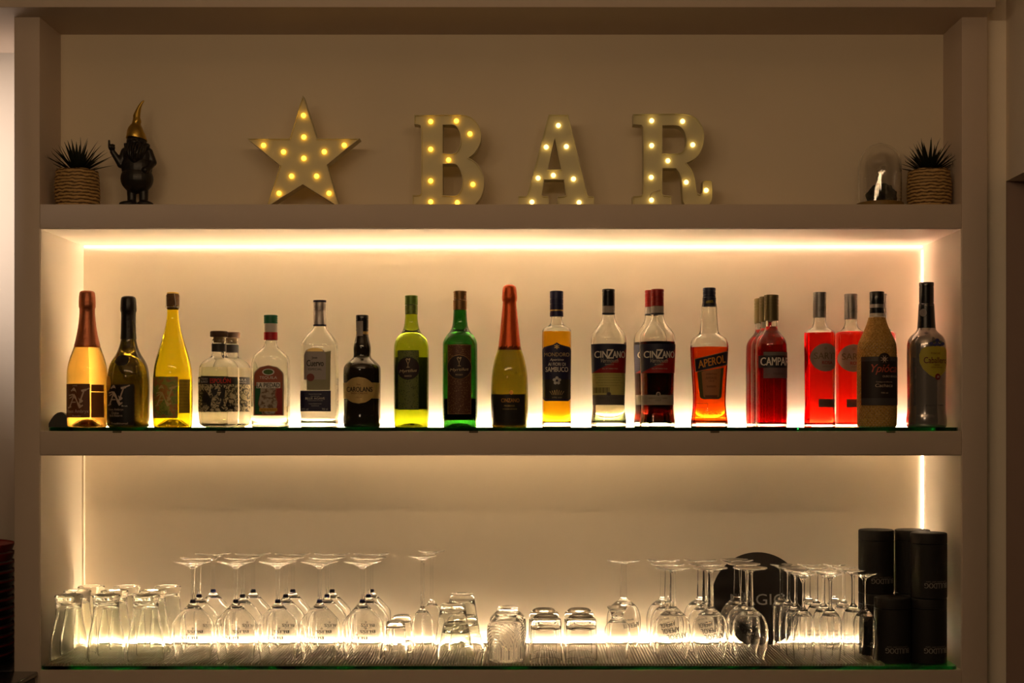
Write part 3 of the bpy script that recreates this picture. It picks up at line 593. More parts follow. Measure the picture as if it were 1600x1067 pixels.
# 15 bitters
def bitters(label, cx, y, fill, show, tax, sc_=1):
    t, u, s = build('bitter_bottle', label, cx, y,
        [(0, 23.6), (1, 24.4), (8, 24.4), (20, 24.2), (122, 24.4), (131, 23.8), (138, 21.4), (146, 14.5), (153, 9.4), (165, 8.9), (190, 8.9)], liquid=mat('crimson_bitter', (.80, .055, .075), 0, trans=1, ior=1.35), fill=fill, tb=5, scale=sc_, seg=96,
        wob=lambda a, z: (.012*math.cos(a*36) if .004 < z < .155 else 0),
        caps=[('cap', ridged(166, 206.5, 11.2, (190, 195, 200), .1), mat('olive_gold_cap', (.15, .115, .045), .35, .5))])
    if show:
        l = L(t, u, s, rect(-22, 23.9, 92, 111), mat('bitter_navy', (.018, .015, .022), .4)); L(l, u, s, rect(-15.5, 23.5, 111, 116.5), mat('grey_top_label', (.13, .12, .11), .5), name='label_strip', eps=.0006)
        T(l, u, s, 'CAMPARI', 4, 101.8, 47, 12.5, white_ink, bold=.035, eps=.0014, name='lettering')
        L(t, u, s, rect(-15.5, 23.6, 76, 92), mat('mauve_label', (.16, .095, .10), .5), name='lower_label'); T(t, u, s, 'MILANO', 7, 83, 16, 3, mat('mauve_ink', (.09, .05, .05), .5), eps=.001)
        L(t, u, s, rect(-11.5, -7.6, 165, 190), mat('tax_strip2', (.42, .37, .30), .45), name='tax_strip', eps=.0016)
    else:
        L(t, u, s, rect(-10.8, -3.4, 156, 198), mat('tax_strip2', ), name='tax_strip', eps=.0016)
    return t
bitters('crimson bitter bottle with olive cap and black band label, front of three', 1205.2, YF, 157, True, 0)
bitters('crimson bitter bottle half hidden, middle of the three in line', 1197.6, .165, 170, False, 1, .985)
bitters('crimson bitter bottle mostly hidden, rearmost of the three in line', 1189.5, .245, 160, False, 1, .97)
# 16 rose aperitifs
pinkl = mat('pink_rose_aperitif', (1, .13, .075), 0, trans=1, ior=1.35)
def sarti(label, cx, y, lx, sc_=1, f=147):
    t, u, s = build('aperitif_bottle', label, cx, y,
        [(0, 24), (1, 24.3), (6, 24.2), (30, 22.8), (40, 22.8), (100, 23.7), (145, 24.2), (149, 23.4), (153, 17), (157, 12), (163, 9.6), (171, 9.4), (190, 9.4)], liquid=pinkl, fill=f, tb=4, scale=sc_, seg=72,
        caps=[('cap', ridged(171, 210.8, 10.2, (194, 197, 200, 203, 206), .1), mat('silver_cap', (.30, .28, .27), .35, .6))])
    T(t, u, s, 'SARTI', 2, 184, 12, 7, mat('cap_ink', (.20, .19, .17), .3, .5), eps=.0028)
    l = L(t, u, s, ellipse(lx, 108, 22.6, 21.8), mat('rose_oval_label', (.36, .24, .20), .5), nx=30, nz=36)
    T(l, u, s, 'SARTI', lx-.5, 110.5, 34, 10, mat('bronze_ink', (.20, .13, .08), .4, .3), bold=.02, eps=.001); T(l, u, s, 'ROSA', lx+3, 100, 17, 5, mat('rosa_ink', (.34, .02, .02), .5), bold=.03, eps=.001); T(l, u, s, '*', lx, 122, 5, 5, MATS['bronze_ink'], eps=.001); T(l, u, s, 'APERITIVO', lx+3, 94, 16, 2, MATS['bronze_ink'], eps=.001)
    L(t, u, s, rect(-6.5+(lx-4), 22.5, 31, 43.5), mat('rose_tag_label', (.17, .085, .07), .5), name='lower_label'); T(t, u, s, 'VOL 17%', 9, 37, 18, 2, MATS['bronze_ink'], eps=.0011)
    return t
sarti('red rose aperitif bottle with silver cap and pale oval label, in the front row', 1280.7, YF, 4.5)
sarti('red rose aperitif bottle, the rear one left of the straw-covered bottle', 1329.4, .20, -.5, .985, 150)
sarti('red rose aperitif bottle almost fully hidden behind the straw-covered bottle', 1375.6, .215, -.5, .985, 150)
# 17 straw-covered
straw = bpy.data.materials.new('woven_straw'); straw.use_nodes = True
_nt = straw.node_tree; _p = _nt.nodes['Principled BSDF']; _p.inputs['Roughness'].default_value = .75
_tc_ = _nt.nodes.new('ShaderNodeTexCoord'); _n = _nt.nodes.new('ShaderNodeTexNoise'); _n.inputs['Scale'].default_value = 260
_nt.links.new(_tc_.outputs['Object'], _n.inputs['Vector']); _r = _nt.nodes.new('ShaderNodeValToRGB')
_r.color_ramp.elements[0].color = (.30, .15, .02, 1); _r.color_ramp.elements[1].color = (.60, .36, .085, 1); _r.color_ramp.elements[0].position = .3; _r.color_ramp.elements[1].position = .7
_nt.links.new(_n.outputs['Fac'], _r.inputs['Fac']); _nt.links.new(_r.outputs['Color'], _p.inputs['Base Color'])
YP = [(0, 27), (1, 29.3), (8, 29.8), (60, 30), (122, 29.6), (132, 28), (139, 24.5), (150, 19.5), (160, 15.5), (168, 13.2), (171, 12.6)]
y_ = YF; t, u, s = build('cachaca_bottle', 'straw-covered cachaca bottle with black cap and dark label', 1370.2, y_, YP+[(172, 11.4), (178, 11.2)], body=mat('whitish_glass', (.55, .5, .42), .15), sm=1,
    caps=[('cap', ridged(177.5, 211.5, 11.3, (184, 196), .1), black_g), ('grey_ring', [(186, 11.5), (191.5, 11.5)], mat('pewter', ))])
rows = [tuple(p) for p in chaikin([(a*s, b*s, 2, 1) for a, b in YP], 2)]
zz = np.linspace(rows[0][0], rows[-1][0], 150); rr = np.interp(zz, [r[0] for r in rows], [r[1] for r in rows])
lathe('straw_cover', [(zz[0], 0)]+[(z, r+.0006) for z, r in zip(zz, rr)]+[(zz[-1], 0)], straw, t, 160, smooth=80, wob=lambda a, z: .022*math.sin(a*34+PI*(int(z/.0042) % 2))*abs(math.sin(PI*z/.0042)))
us = Surf([(z, r+.0014) for z, r in zip(zz, rr)])
l = L(t, us, s, rect(-28, 29.3, 34, 109), mat('coffee_label', (.022, .012, .010), .5, var=.1)); L(l, us, s, rect(-28, 29.3, 102, 109), mat('grey_band', (.06, .05, .05), .5), name='label_band', eps=.0008); L(l, us, s, rect(-28, 29.3, 34, 45), MATS['grey_band'], name='label_band', eps=.0008)
L(l, us, s, ellipse(4, 105, 9.6, 9.8), MATS['coffee_label'], name='round_seal', eps=.0012)
for a in range(8):
    an = a*PI/4+PI/8; L(l, us, s, [(4+1.2*math.cos(an+.8), 105+1.2*math.sin(an+.8)), (4+7*math.cos(an), 105+7*math.sin(an)), (4+1.2*math.cos(an-.8), 105+1.2*math.sin(an-.8))], mat('taupe_ink', ), name='star_motif', eps=.0017, nz=8, nx=3)
T(l, us, s, 'Ypióca', 4, 89, 44, 16, mat('coral_script', (.48, .085, .045), .5), shear=.3, bold=.02, eps=.0016); T(l, us, s, 'OURO BRAZIL', 14, 78.5, 26, 3, MATS['taupe_ink'], eps=.0014)
T(l, us, s, 'Cachaca envelhecida', 4, 70, 26, 2, MATS['taupe_ink'], eps=.0014); T(l, us, s, 'Cachaca', 4, 64.5, 28, 5, MATS['taupe_ink'], shear=.2, eps=.0014); T(l, us, s, '700 ml', 4, 53, 11, 2.6, MATS['taupe_ink'], eps=.0014)
# 18 silver bottle
silv = mat('mirror_grey_glass', (.42, .38, .36), .16, .75, spec=.8)
t, u, s = build('liqueur_bottle', 'tall silver-grey liqueur bottle with long black neck and yellow-green label', 1447.6, YF,
    [(0, 28), (1, 30.5), (8, 31), (15, 30.6), (22, 29.4), (40, 29), (80, 29.6), (118, 30), (133, 29.2), (142, 25), (148, 17.5), (153, 13.8), (165, 13), (190, 12)], body=silv,
    caps=[('neck_sleeve', [(152.5, 14.2), (165, 13.4), (192, 11.9)], black_g), ('cap', ridged(192.5, 226, 11.3, (194.5, 219), .2), black_g)])
L(t, u, s, ellipse(-8, 178, 4.6, 6), mat('grey_seal', (.2, .18, .17), .4), name='seal', eps=.0015)
lp = [(8, 75), (16, 80), (24, 88), (29, 100), (29.5, 112), (27, 121), (20, 125), (8, 126), (-8, 125), (-15, 121), (-18, 112), (-17.5, 100), (-13, 90), (-3, 80)]
l = L(t, u, s, lp, mat('chartreuse_label', (.44, .37, .03), .5)); cb = mat('maroon_ink', (.12, .015, .01), .5)
T(l, u, s, 'Caballero', 7, 103.5, 38, 9.5, cb, bold=.02, eps=.001); T(l, u, s, 'PONCHE', 6, 114, 15, 3, cb, eps=.001); T(l, u, s, '1830', 8, 96, 9, 2.6, cb, eps=.001); T(l, u, s, 'DESDE ESPANA', 8, 92.5, 18, 1.8, cb, eps=.001)
L(l, u, s, ellipse(9.5, 78, 4.6, 4.8, 20), mat('dark_red_seal', (.18, .01, .01), .4), name='red_seal', eps=.0012); T(l, u, s, '25', 9.5, 78, 4, 3, white_ink, eps=.0018)
bf = mat('flower_blue', (.03, .035, .14), .45)
for x, z, r in ((-1, 129, 3.2), (9, 134, 3.6), (19, 129, 3.2), (5, 127, 2.6), (13, 127, 2.6), (9, 128, 3.2), (3, 132, 2), (15, 132, 2)): L(l, u, s, ellipse(x, z, r, r*.9, 12), bf if r > 2.1 else mat('leaf_ink2', (.04, .06, .05), .5), name='flower', eps=.0013, nz=6, nx=4)
T(t, u, s, 'LICOR', 6, 34, 30, 1.8, mat('crest_grey', ), eps=.001)
# dark half-round piece at the left end
pr = [(-.022, 0), (-.019, .009), (-.014, .018), (-.007, .027), (0, .032), (.008, .0335), (.014, .031), (.019, .026), (.0235, .0)]
v = [(x, y, z) for y in (-.006, .006) for x, z in pr]; n = len(pr)
o = mesh_obj('half_round_piece', v, [tuple(range(n)), tuple(range(n, 2*n))[::-1]]+[(i, n+i, n+(i+1) % n, (i+1) % n) for i in range(n)], mat('dark_grey_piece', (.05, .045, .04), .5), smooth=35); fix(o)
o.location = (X(89, .05), .06, GT); tag(o, 'dark half-round piece at the left end of the bottle shelf', 'wedge')
# ------------------------------------------------------------------ glassware
MP = .001406
def R_(pts): return [(h*MP, r*MP) for h, r in pts]
def stem_glass(kind, label, bowl, inner, stem, foot, group, texts=(), ringm=None, sc_=1, cat='glass', loc=(0, 0, 0)):
    """an upside-down stemmed glass: bowl rows (h, r) from the rim up, px"""
    t = thing(kind, label, cat, loc, group)
    b = chaikin([(h*MP*sc_, r*MP*sc_) for h, r in bowl], 2); wl = 1.0*MP*sc_
    top_in = inner*MP*sc_
    inn = [(z, max(r-wl, 0)) for z, r in b if z < top_in*.97]
    zi = [z for z, _ in inn]; last = inn[-1]
    inn += [(last[0]+(top_in-last[0])*.6, last[1]*.6), (top_in, 0)]
    bo = lathe('bowl', [tuple(x) for x in inn[::-1]]+[tuple(x) for x in b]+[(b[-1][0], 0)], clear, t, 48)
    st_ = chaikin([(h*MP*sc_, r*MP*sc_) for h, r in stem], 2); lathe('stem', [(st_[0][0], 0)]+[tuple(x) for x in st_]+[(st_[-1][0], 0)], clear, t, 20)
    ft = chaikin([(h*MP*sc_, r*MP*sc_) for h, r in foot], 1); lathe('foot', [(ft[0][0], 0)]+[tuple(x) for x in ft]+[(ft[-1][0]-.0008, 0)], clear, t, 48)
    sf = Surf([tuple(x) for x in b])
    for tx in texts:
        s_, x, z, w_, h_ = tx[:5]; kw = tx[5] if len(tx) > 5 else {}
        put_text(bo, sf, s_, x*MP*sc_, z*MP*sc_, w_*MP*sc_, h_*MP*sc_, black_ink, turn=True, eps=.0005, **kw)
    return t
ORD = ['first', 'second', 'third', 'fourth', 'fifth']
def grid(proto, cols, rows_, base_px, labelf, wig=0):
    """cols: photo x of the front glass of each line; rows_: distances"""
    k = 0
    for j, y in enumerate(rows_):
        for i, px in enumerate(cols):
            p = px[j] if isinstance(px, (list, tuple)) else px
            if p is None: continue
            loc = (X(p, y), y, MT); lab = labelf(i, j)
            if k == 0: proto.location = loc; proto['label'] = lab
            else: dup(proto, loc, lab, rz=random.uniform(-.12, .12))
            k += 1
ROWN = ['front', 'middle', 'back']
# beer tumblers (upside down)
def beer():
    ts = .1445/1.0
    out = [(0, .0385), (.004, .0398), (.020, .0406), (.045, .0392), (.075, .0330), (.100, .0288), (.120, .0275), (.132, .0285), (.138, .0302), (.141, .0305), (.1435, .029)]
    b = [tuple(x) for x in chaikin(out, 2)]
    inn = [(z, r-.0022) for z, r in b if z < .120]; inn.append((.128, .018)); inn.append((.129, 0))
    o = lathe('beer_glass', inn[::-1]+b+[(.1425, .020), (.1395, .016), (.139, 0)], beer_glass, None, 56)
    return o
o = beer(); tag(o, '', 'glass', 'upturned flared beer glasses')
grid(o, [(107.6, 121, 142.5), (166.2, 179, 198.5), (228, 239, 262)], (.046, .130, .214), 0,
     lambda i, j: 'upturned flared beer glass, %s of three in the %s row' % (['left', 'centre', 'right'][i], ROWN[j]))
# gin balloons
g = stem_glass('gin_glass', '', [(0, 27), (2, 27.6), (25, 30.5), (48, 32.3), (58, 32), (66, 27.5), (80, 14), (86, 8), (90, 5), (92, 3.6)], 84, [(89, 3.4), (96, 3.0), (120, 2.9), (143, 3.2), (150, 5.5)], [(143, 4), (146.5, 8), (150, 17), (153, 27), (154.1, 29.5), (154.6, 28.5), (153.9, 10)], 'upturned gin balloon glasses',
               [('BLISS', 1, 39, 25, 4.6, {'bold': .03}), ('GIN CLUB', 1, 35.2, 15, 1.8), ('o', -2, 44, 3, 3, {'bold': .03})])
kn = lathe('stem_knob', [(89.5*MP, 0), (89.5*MP, 4*MP), (91.5*MP, 4.8*MP), (94*MP, 4.2*MP), (95*MP, 3*MP), (95*MP, 0)], mat('blue_glass_knob', (.05, .07, .22), .05, trans=.7, ior=1.45), g, 20)
grid(g, [(301.5, 311, 333), (368.5, 379, 395.5), (434, 446.5, 457.5), (499.5, 511, 519), (566.5, 576, 580.5)], (.05, .143, .236), 0,
     lambda i, j: 'upturned lettered gin balloon glass, %s from left in the %s row' % (ORD[i], ROWN[j]))
# slim wine glasses
g = stem_glass('wine_glass', '', [(0, 15), (2, 15.4), (30, 17.6), (50, 17.6), (64, 15.5), (74, 9.5), (80, 4), (83, 3)], 76, [(80, 3.2), (90, 2.7), (130, 2.6), (152, 2.8), (158, 5)], [(155, 4.4), (158.5, 10), (161, 20), (162, 22), (162.6, 21.5), (161.8, 8)], 'upturned slim wine glasses')
grid(g, [(660, 674.5)], (.06, .185), 0, lambda i, j: 'slim upturned wine glass between the gin balloons and conical tumblers, %s' % (['front', 'rear'][j]))
# small cup with handle
def cup(label, px, y, handle=True, k=1.0):
    t = thing('glass_cup', label, 'cup', (X(px, y), y, MT), 'small upturned glass cups')
    b = [tuple(x) for x in chaikin([(0, .0265*k), (.002, .0272*k), (.022, .0262*k), (.024, .025*k), (.055, .0225*k), (.082, .0202*k), (.0855, .019*k), (.087, .0165*k)], 2)]
    inn = [(z, r-.0022) for z, r in b if z < .072]; inn += [(.073, .017*k), (.0735, 0)]
    lathe('body', inn[::-1]+b+[(.0868, .012), (.085, 0)], clear, t, 48)
    if handle: tube('handle', [(.022, 0, .019), (.033, -.001, .018), (.038, -.001, .026), (.037, -.001, .037), (.030, 0, .041), (.022, 0, .040)], .0032, clear, t, 10)
    return t
cup('small upturned glass cup with handle, in front of its twin', 618.5, .05)
cup('small upturned glass cup standing behind the handled cup', 628, .135, False)
# conical tumblers, nested
def cone(label, px, y, z=0, h=.100, r0=.0425, r1=.0275):
    b = [tuple(x) for x in chaikin([(0, r0), (.002, r0+.0006), (h*.5, (r0+r1)/2), (h-.010, r1+.0012), (h-.003, r1), (h, r1-.003)], 2)]
    inn = [(q, r-.0024) for q, r in b if q < h-.018]; inn += [(h-.015, r1*.75), (h-.0145, 0)]
    o = lathe('conical_tumbler', inn[::-1]+b+[(h-.001, r1*.6), (h-.003, 0)], beer_glass, None, 56)
    o.location = (X(px, y), y, MT+z); return tag(o, label, 'glass', 'nested upturned conical tumblers')
cone('upturned conical tumbler on the mat, lower one of the front pair', 712, .055, 0, .082)
cone('upturned conical tumbler nested on top, upper one of the front pair', 707.5, .055, .031, .092, .0405, .0275)
cone('upturned conical tumbler on the mat, lower one of the rear pair', 727, .165, 0, .082)
cone('upturned conical tumbler nested on top, upper one of the rear pair', 722, .165, .040, .092, .0405, .0275)
# arched-pattern glass
def arched(label, px, y):
    prof = [tuple(x) for x in chaikin([(0, .040), (.003, .0415), (.072, .0415), (.082, .038), (.090, .029), (.094, .0245), (.100, .0240), (.1025, .0215)], 2)]
    seg = 144; V, Fc = [], []; zs = np.linspace(0, .1025, 110); zp = [p[0] for p in prof]; rp = [p[1] for p in prof]
    def relief(a, z):
        if z < .006 or z > .080: return 0
        q = (a*3/PI) % 2-1; x = q*.0435; zz_ = z-.030
        d = math.hypot(x, max(0, zz_)) if zz_ > 0 else abs(x)
        return .0007*math.cos(2*PI*d/.0062)
    rings = []
    for z in zs:
        idx = []
        for k in range(seg):
            a = 2*PI*k/seg; r = float(np.interp(z, zp, rp))+relief(a+1.1, z); idx.append(len(V)); V.append((r*math.cos(a), r*math.sin(a), z))
        rings.append(idx)
    inner = [(.003, .038), (.070, .0382), (.080, .034), (.088, .022), (.089, 0)]
    for z, r in inner[:-1]:
        idx = []
        for k in range(seg):
            a = 2*PI*k/seg; idx.append(len(V)); V.append((r*math.cos(a), r*math.sin(a), z))
        rings.insert(0, idx)
    for A, B in zip(rings[:-1], rings[1:]):
        for k in range(seg): j = (k+1) % seg; Fc.append((A[k], A[j], B[j], B[k]))
    V.append((0, 0, .089)); c0 = len(V)-1; Fc += [(c0, rings[0][(k+1) % seg], rings[0][k]) for k in range(seg)]
    V.append((0, 0, .100)); c1 = len(V)-1; Fc += [(c1, rings[-1][k], rings[-1][(k+1) % seg]) for k in range(seg)]
    o = mesh_obj('patterned_tumbler', V, Fc, clear); fix(o); o.data.polygons.foreach_set('use_smooth', [True]*len(o.data.polygons)); o.data.set_sharp_from_angle(angle=math.radians(50))
    o.location = (X(px, y), y, MT); return tag(o, label, 'glass', 'upturned tumblers with arched relief')
a1 = arched('stout upturned tumbler with arched fan relief, the front one', 790.5, .05)
a2 = dup(a1, (X(793.5, .16), .16, MT), 'stout upturned tumbler with arched relief, the one behind', .5)
# low tumblers
b = [tuple(x) for x in chaikin([(0, .0355), (.002, .0363), (.060, .0345), (.084, .034), (.091, .033), (.093, .030), (.096, .0265), (.098, .0245), (.0995, .022)], 2)]
inn = [(z, r-.0025) for z, r in b if z < .070]; inn += [(.074, .024), (.075, 0)]
o = lathe('low_tumbler', inn[::-1]+b+[(.098, .018), (.097, 0)], clear, None, 56); tag(o, '', 'glass', 'low upturned tumblers')
grid(o, [(853, 850), (908, 905)], (.05, .150), 0, lambda i, j: 'low upturned tumbler, %s of its pair, %s pair' % (['front', 'rear'][j], ['left', 'right'][i]))
# small snifter
g = stem_glass('snifter_glass', 'small upturned snifter with a flared foot, right of the low tumblers', [(0, 16), (2, 16.3), (20, 18.5), (42, 20.5), (52, 19), (60, 12), (64, 9), (67, 8.5)], 60, [(64, 8.6), (70, 9.5), (76, 13), (79, 15.5)], [(77, 14), (80, 16), (81, 16.2), (81.8, 15.5), (80.5, 10)], None)
g.location = (X(964.5, .07), .07, MT)
# spritz glasses
spr = stem_glass('spritz_glass', '', [(0, 22.5), (2, 23), (24, 27.3), (44, 28.7), (58, 26.8), (68, 22.5), (76, 13.5), (80, 7), (84, 5)], 74, [(79, 5.6), (92, 5.4), (115, 4.6), (136, 4.2), (141, 6)], [(138, 5), (140.5, 12), (142.3, 24), (143.6, 26.8), (144.6, 26.8), (145, 25.5), (144, 10)], 'upturned spritz glasses',
                 [('APEROL', 4, 41, 30, 8, {'bold': .02, 'rot': .14, 'shear': -.1}), ('spritz time', -4, 50, 22, 4.5, {'rot': .05})])
grid(spr, [(1051, 1043, 1036.5), (1110, 1102, 1094), (1172, 1162, 1151.5)], (.050, .137, .225), 0,
     lambda i, j: 'upturned round spritz glass, %s column, %s row' % (['left', 'centre', 'right'][i], ROWN[j]))
dup(spr, (X(974.5, .215), .215, MT), 'upturned round spritz glass standing alone behind the small snifter', .3)
# flutes
g = stem_glass('champagne_flute', '', [(0, 14.3), (2, 14.8), (25, 17), (52, 17.8), (64, 16.5), (73, 12), (79, 6), (83, 3)], 73, [(79, 3.6), (88, 2.4), (115, 2.2), (126, 3), (131, 6)], [(128, 5), (132, 10), (134.5, 17), (135.4, 19), (136, 18.6), (135.2, 8)], 'upturned champagne flutes',
               [('prosecco', 0, 28, 24, 4, {'rot': .05}), ('CINZANO', 0, 21, 22, 3.6)])
grid(g, [(1255.6, 1243.5, 1232, 1221), (1297.6, 1287, 1276, 1264), (1350.6, 1333, 1318.5, 1304.5)], (.045, .113, .180, .243), 0,
     lambda i, j: 'upturned slender flute, %s line from left, %s from the front' % (ORD[i], ORD[j]))
# round black sign
t = thing('round_sign', 'round black sign lettered in thin grey, leaning behind the spritz glasses', 'sign', (X(1188, .25), .2725, zg1+.0005)); t.rotation_euler = (math.radians(-6), 0, 0)
rad = 73.5*(D+.25)/F
v, f = [], []
n = 72
for y in (-.003, .003):
    for k in range(n): a = 2*PI*k/n; v.append((rad*math.cos(a), y, rad+rad*math.sin(a)))
f = [tuple(range(n)), tuple(range(n, 2*n))[::-1]]+[(k, n+k, n+(k+1) % n, (k+1) % n) for k in range(n)]
p = mesh_obj('disc', v, f, mat('sign_black', (.03, .025, .023), .55), t); fix(p)
put_text(p, None, 'MAGIC', (1187-1188)*.0015, rad-.001, .128, .026, silver_ink, eps=.0003, y0=-.003)
# black tins
def tin_proto():
    t = thing('black_tin', '', 'tin', (0, 0, 0), 'stacked black tins'); r, h = .0395, .1425
    p = [tuple(x) for x in [(0, r-.001), (.001, r), (.118, r), (.1184, r-.0006), (.1192, r-.0006), (.1196, r), (h-.0035, r), (h-.001, r-.0008), (h, r-.003)]]
    bd = lathe('body', [(0, 0)]+p[:3]+[(.1182, r-.003), (.1182, 0)], black, t, 64); sf = Surf([(0, r), (.2, r)])
    lathe('lid', [(.1182, 0), (.1182, r-.003)]+p[4:]+[(h, 0)], black, t, 64)
    put_text(bd, sf, 'BULLDOG', .003, .0290, .052, .0115, mat('grey_ink', (.26, .24, .22), .5), turn=True, bold=.04, eps=.0004)
    put_text(bd, sf, 'LONDON DRY GIN', .003, .0375, .046, .0028, mat('grey_ink', ), turn=True, eps=.0004)
    return t
tp = tin_proto(); H = .1428
for k, (px, y, lv, lab) in enumerate([(1394.2, .062, 0, 'black tin in the bottom row, front left'), (1450.6, .062, 0, 'black tin in the bottom row, front right against the wall'), (1369, .143, 0, 'black tin in the bottom row, behind on the left'), (1425.5, .143, 0, 'black tin in the bottom row, hidden behind the front pair'),
        (1451, .058, 1, 'black tin in the top row, nearest, at the right'), (1369, .143, 1, 'black tin in the top row, leftmost'), (1425.5, .143, 1, 'black tin in the top row, behind between its neighbours')]):
    loc = (X(px, y), y, zg1+.0003+lv*H)
    if k == 0: tp.location = loc; tp['label'] = lab
    else: dup(tp, loc, lab, rz=[0, .12, .1, -.5, .12, .12, .5][k] if k else 0)
# ------------------------------------------------------------------ top shelf
YT = .045
def offset_loop(pts, d):
    """inward mitre offset of a closed loop (positive d moves to the left of the direction of travel)"""
    n = len(pts); out = []
    for i in range(n):
        a, b, c = Vector(pts[i-1]), Vector(pts[i]), Vector(pts[(i+1) % n])
        e1 = (b-a).normalized(); e2 = (c-b).normalized(); n1 = Vector((-e1.y, e1.x)); n2 = Vector((-e2.y, e2.x))
        m = (n1+n2); k = m.length
        if k < 1e-4: out.append(tuple(b+n1*d)); continue
        m /= k; out.append(tuple(b+m*min(d/max(m.dot(n1), .35), d*2.6)))
    return out
def soften(lp, k=5):
    n = len(lp); P_ = [Vector(q) for q in lp]; tan_ = []
    for i in range(n):
        a, b = P_[i]-P_[i-1], P_[(i+1) % n]-P_[i]
        tan_.append((P_[(i+1) % n]-P_[i-1]).normalized() if a.angle(b) < math.radians(46) else None)
    out = []
    for i in range(n):
        p, q = P_[i], P_[(i+1) % n]; t0, t1 = tan_[i], tan_[(i+1) % n]; out.append(tuple(p))
        if t0 is None and t1 is None: continue
        d = (q-p); Ln = d.length; m0 = (t0 or d.normalized())*Ln; m1 = (t1 or d.normalized())*Ln
        for j in range(1, k):
            u = j/k; out.append(tuple((2*u**3-3*u*u+1)*p+(u**3-2*u*u+u)*m0+(-2*u**3+3*u*u)*q+(u**3-u*u)*m1))
    return out
def area2(p): return sum(p[i-1][0]*p[i][1]-p[i][0]*p[i-1][1] for i in range(len(p)))/2
cream = mat('cream_marquee_metal', (.66, .60, .36), .45, bump=.05)
def bulb_mat(n, c, e): return mat(n, (.9, .85, .6), .3, emit=c, es=e)
def marquee(kind, label, loops, bulbs, org, k, bm_, deep=.034, cm_=None):
    cm_ = cm_ or cream
    W = lambda p: (X(org[0]+p[0]/k, YT), Z(org[1]+p[1]/k, YT))
    L_ = [[W(p) for p in (soften(lp) if len(lp) > 20 or len(lp) in (9, 10) and kind == 'letter_light' else lp)] for lp in loops]
    cx0 = sum(p[0] for p in L_[0])/len(L_[0]); zb = min(p[1] for p in L_[0])
    t = thing(kind, label, 'light', (cx0, YT, zt0+.0004), 'light-up marquee decorations')
    L_ = [[(x-cx0, z-zb) for x, z in lp] for lp in L_]
    for i, lp in enumerate(L_):                                  # outer counter-clockwise, holes clockwise
        if (area2(lp) > 0) != (i == 0): L_[i] = lp[::-1]
    v, f = [], []
    for lp in L_:
        inn = offset_loop(lp, .0016); b = len(v); n = len(lp)
        for loop, y in ((lp, 0), (lp, deep), (inn, deep), (inn, 0)): v += [(x, y, z) for x, z in loop]
        for j in range(4):
            a_, c_ = b+j*n, b+((j+1) % 4)*n
            for i in range(n): f.append((a_+i, a_+(i+1) % n, c_+(i+1) % n, c_+i))
    fix(mesh_obj('rim', v, f, cm_, t))
    cu = bpy.data.curves.new('p', 'CURVE'); cu.dimensions = '2D'; cu.fill_mode = 'BOTH'; cu.extrude = .0006
    for lp in L_:
        sp = cu.splines.new('POLY'); sp.points.add(len(lp)-1); sp.use_cyclic_u = True
        for q, (x, z) in zip(sp.points, lp): q.co = (x, z, 0, 1)
    o = bpy.data.objects.new('p', cu); C.objects.link(o); me = bpy.data.meshes.new_from_object(o.evaluated_get(bpy.context.evaluated_depsgraph_get()))
    for q in me.vertices: x, z, y = q.co; q.co = (x, .007+y, z)
    bpy.data.objects.remove(o); bpy.data.curves.remove(cu); me.name = 'face_plate'
    me.materials.clear(); me.materials.append(cm_); fp = bpy.data.objects.new('face_plate', me); C.objects.link(fp); fp.parent = t
    bmesh_sphere = None
    for q in bulbs:
        x, z = W(q); s_ = [(a, r) for a, r in [(-.0052*math.cos(PI*i/8), .0052*math.sin(PI*i/8)) for i in range(9)]]
        bo = lathe('bulb', s_, bm_, t, 16, smooth=80); bo.location = (x-cx0, .0035, z-zb)
    return t
byel = bulb_mat('bulb_yellow', (1, .48, .03), 4.2); bwarm = bulb_mat('bulb_warm', (1, .50, .035), 3.8); bw = bulb_mat('bulb_pale', (1, .66, .20), 3.6)
marquee('star_light', 'light-up marquee star with small yellow bulbs, left of the letters', [[(412, 75), (500, 345), (768, 345), (562, 510), (640, 775), (412, 632), (185, 775), (268, 513), (62, 345), (328, 345)]],
        [(415, 200), (417, 335), (165, 387), (290, 428), (545, 427), (670, 386), (417, 468), (340, 580), (497, 580), (262, 687), (575, 687)], (370, 130), 4.0, byel, .036)
marquee('letter_light', 'light-up marquee letter B with yellow bulbs', [[(1108, 200), (1380, 197), (1425, 200), (1465, 214), (1497, 243), (1518, 280), (1528, 325), (1522, 370), (1505, 410), (1480, 443), (1449, 468), (1480, 485), (1512, 518), (1535, 560), (1546, 610), (1542, 665), (1525, 715), (1500, 748), (1470, 770), (1430, 776), (1097, 776), (1097, 700), (1140, 698), (1150, 690), (1150, 272), (1140, 262), (1108, 258)],
        [(1287, 262), (1345, 262), (1370, 272), (1388, 300), (1398, 340), (1396, 380), (1380, 420), (1355, 440), (1287, 440)], [(1287, 508), (1365, 508), (1388, 530), (1402, 565), (1409, 610), (1404, 655), (1390, 685), (1368, 702), (1287, 702)]],
        [(1211, 240), (1372, 236), (1457, 317), (1211, 413), (1323, 480), (1211, 611), (1475, 633), (1211, 742), (1378, 747)], (370, 130), 4.0, bwarm)
marquee('letter_light', 'light-up marquee letter A with pale bulbs', [[(333, 127), (468, 127), (597, 670), (605, 678), (643, 680), (643, 753), (393, 753), (393, 680), (440, 678), (450, 670), (437, 568), (305, 568), (288, 670), (296, 678), (335, 680), (335, 753), (128, 753), (128, 678), (182, 678), (190, 670)], [(375, 290), (328, 497), (418, 497)]],
        [(400, 199), (318, 345), (454, 342), (263, 555), (366, 536), (502, 561), (221, 717), (540, 720)], (780, 150), 4.324, bw)
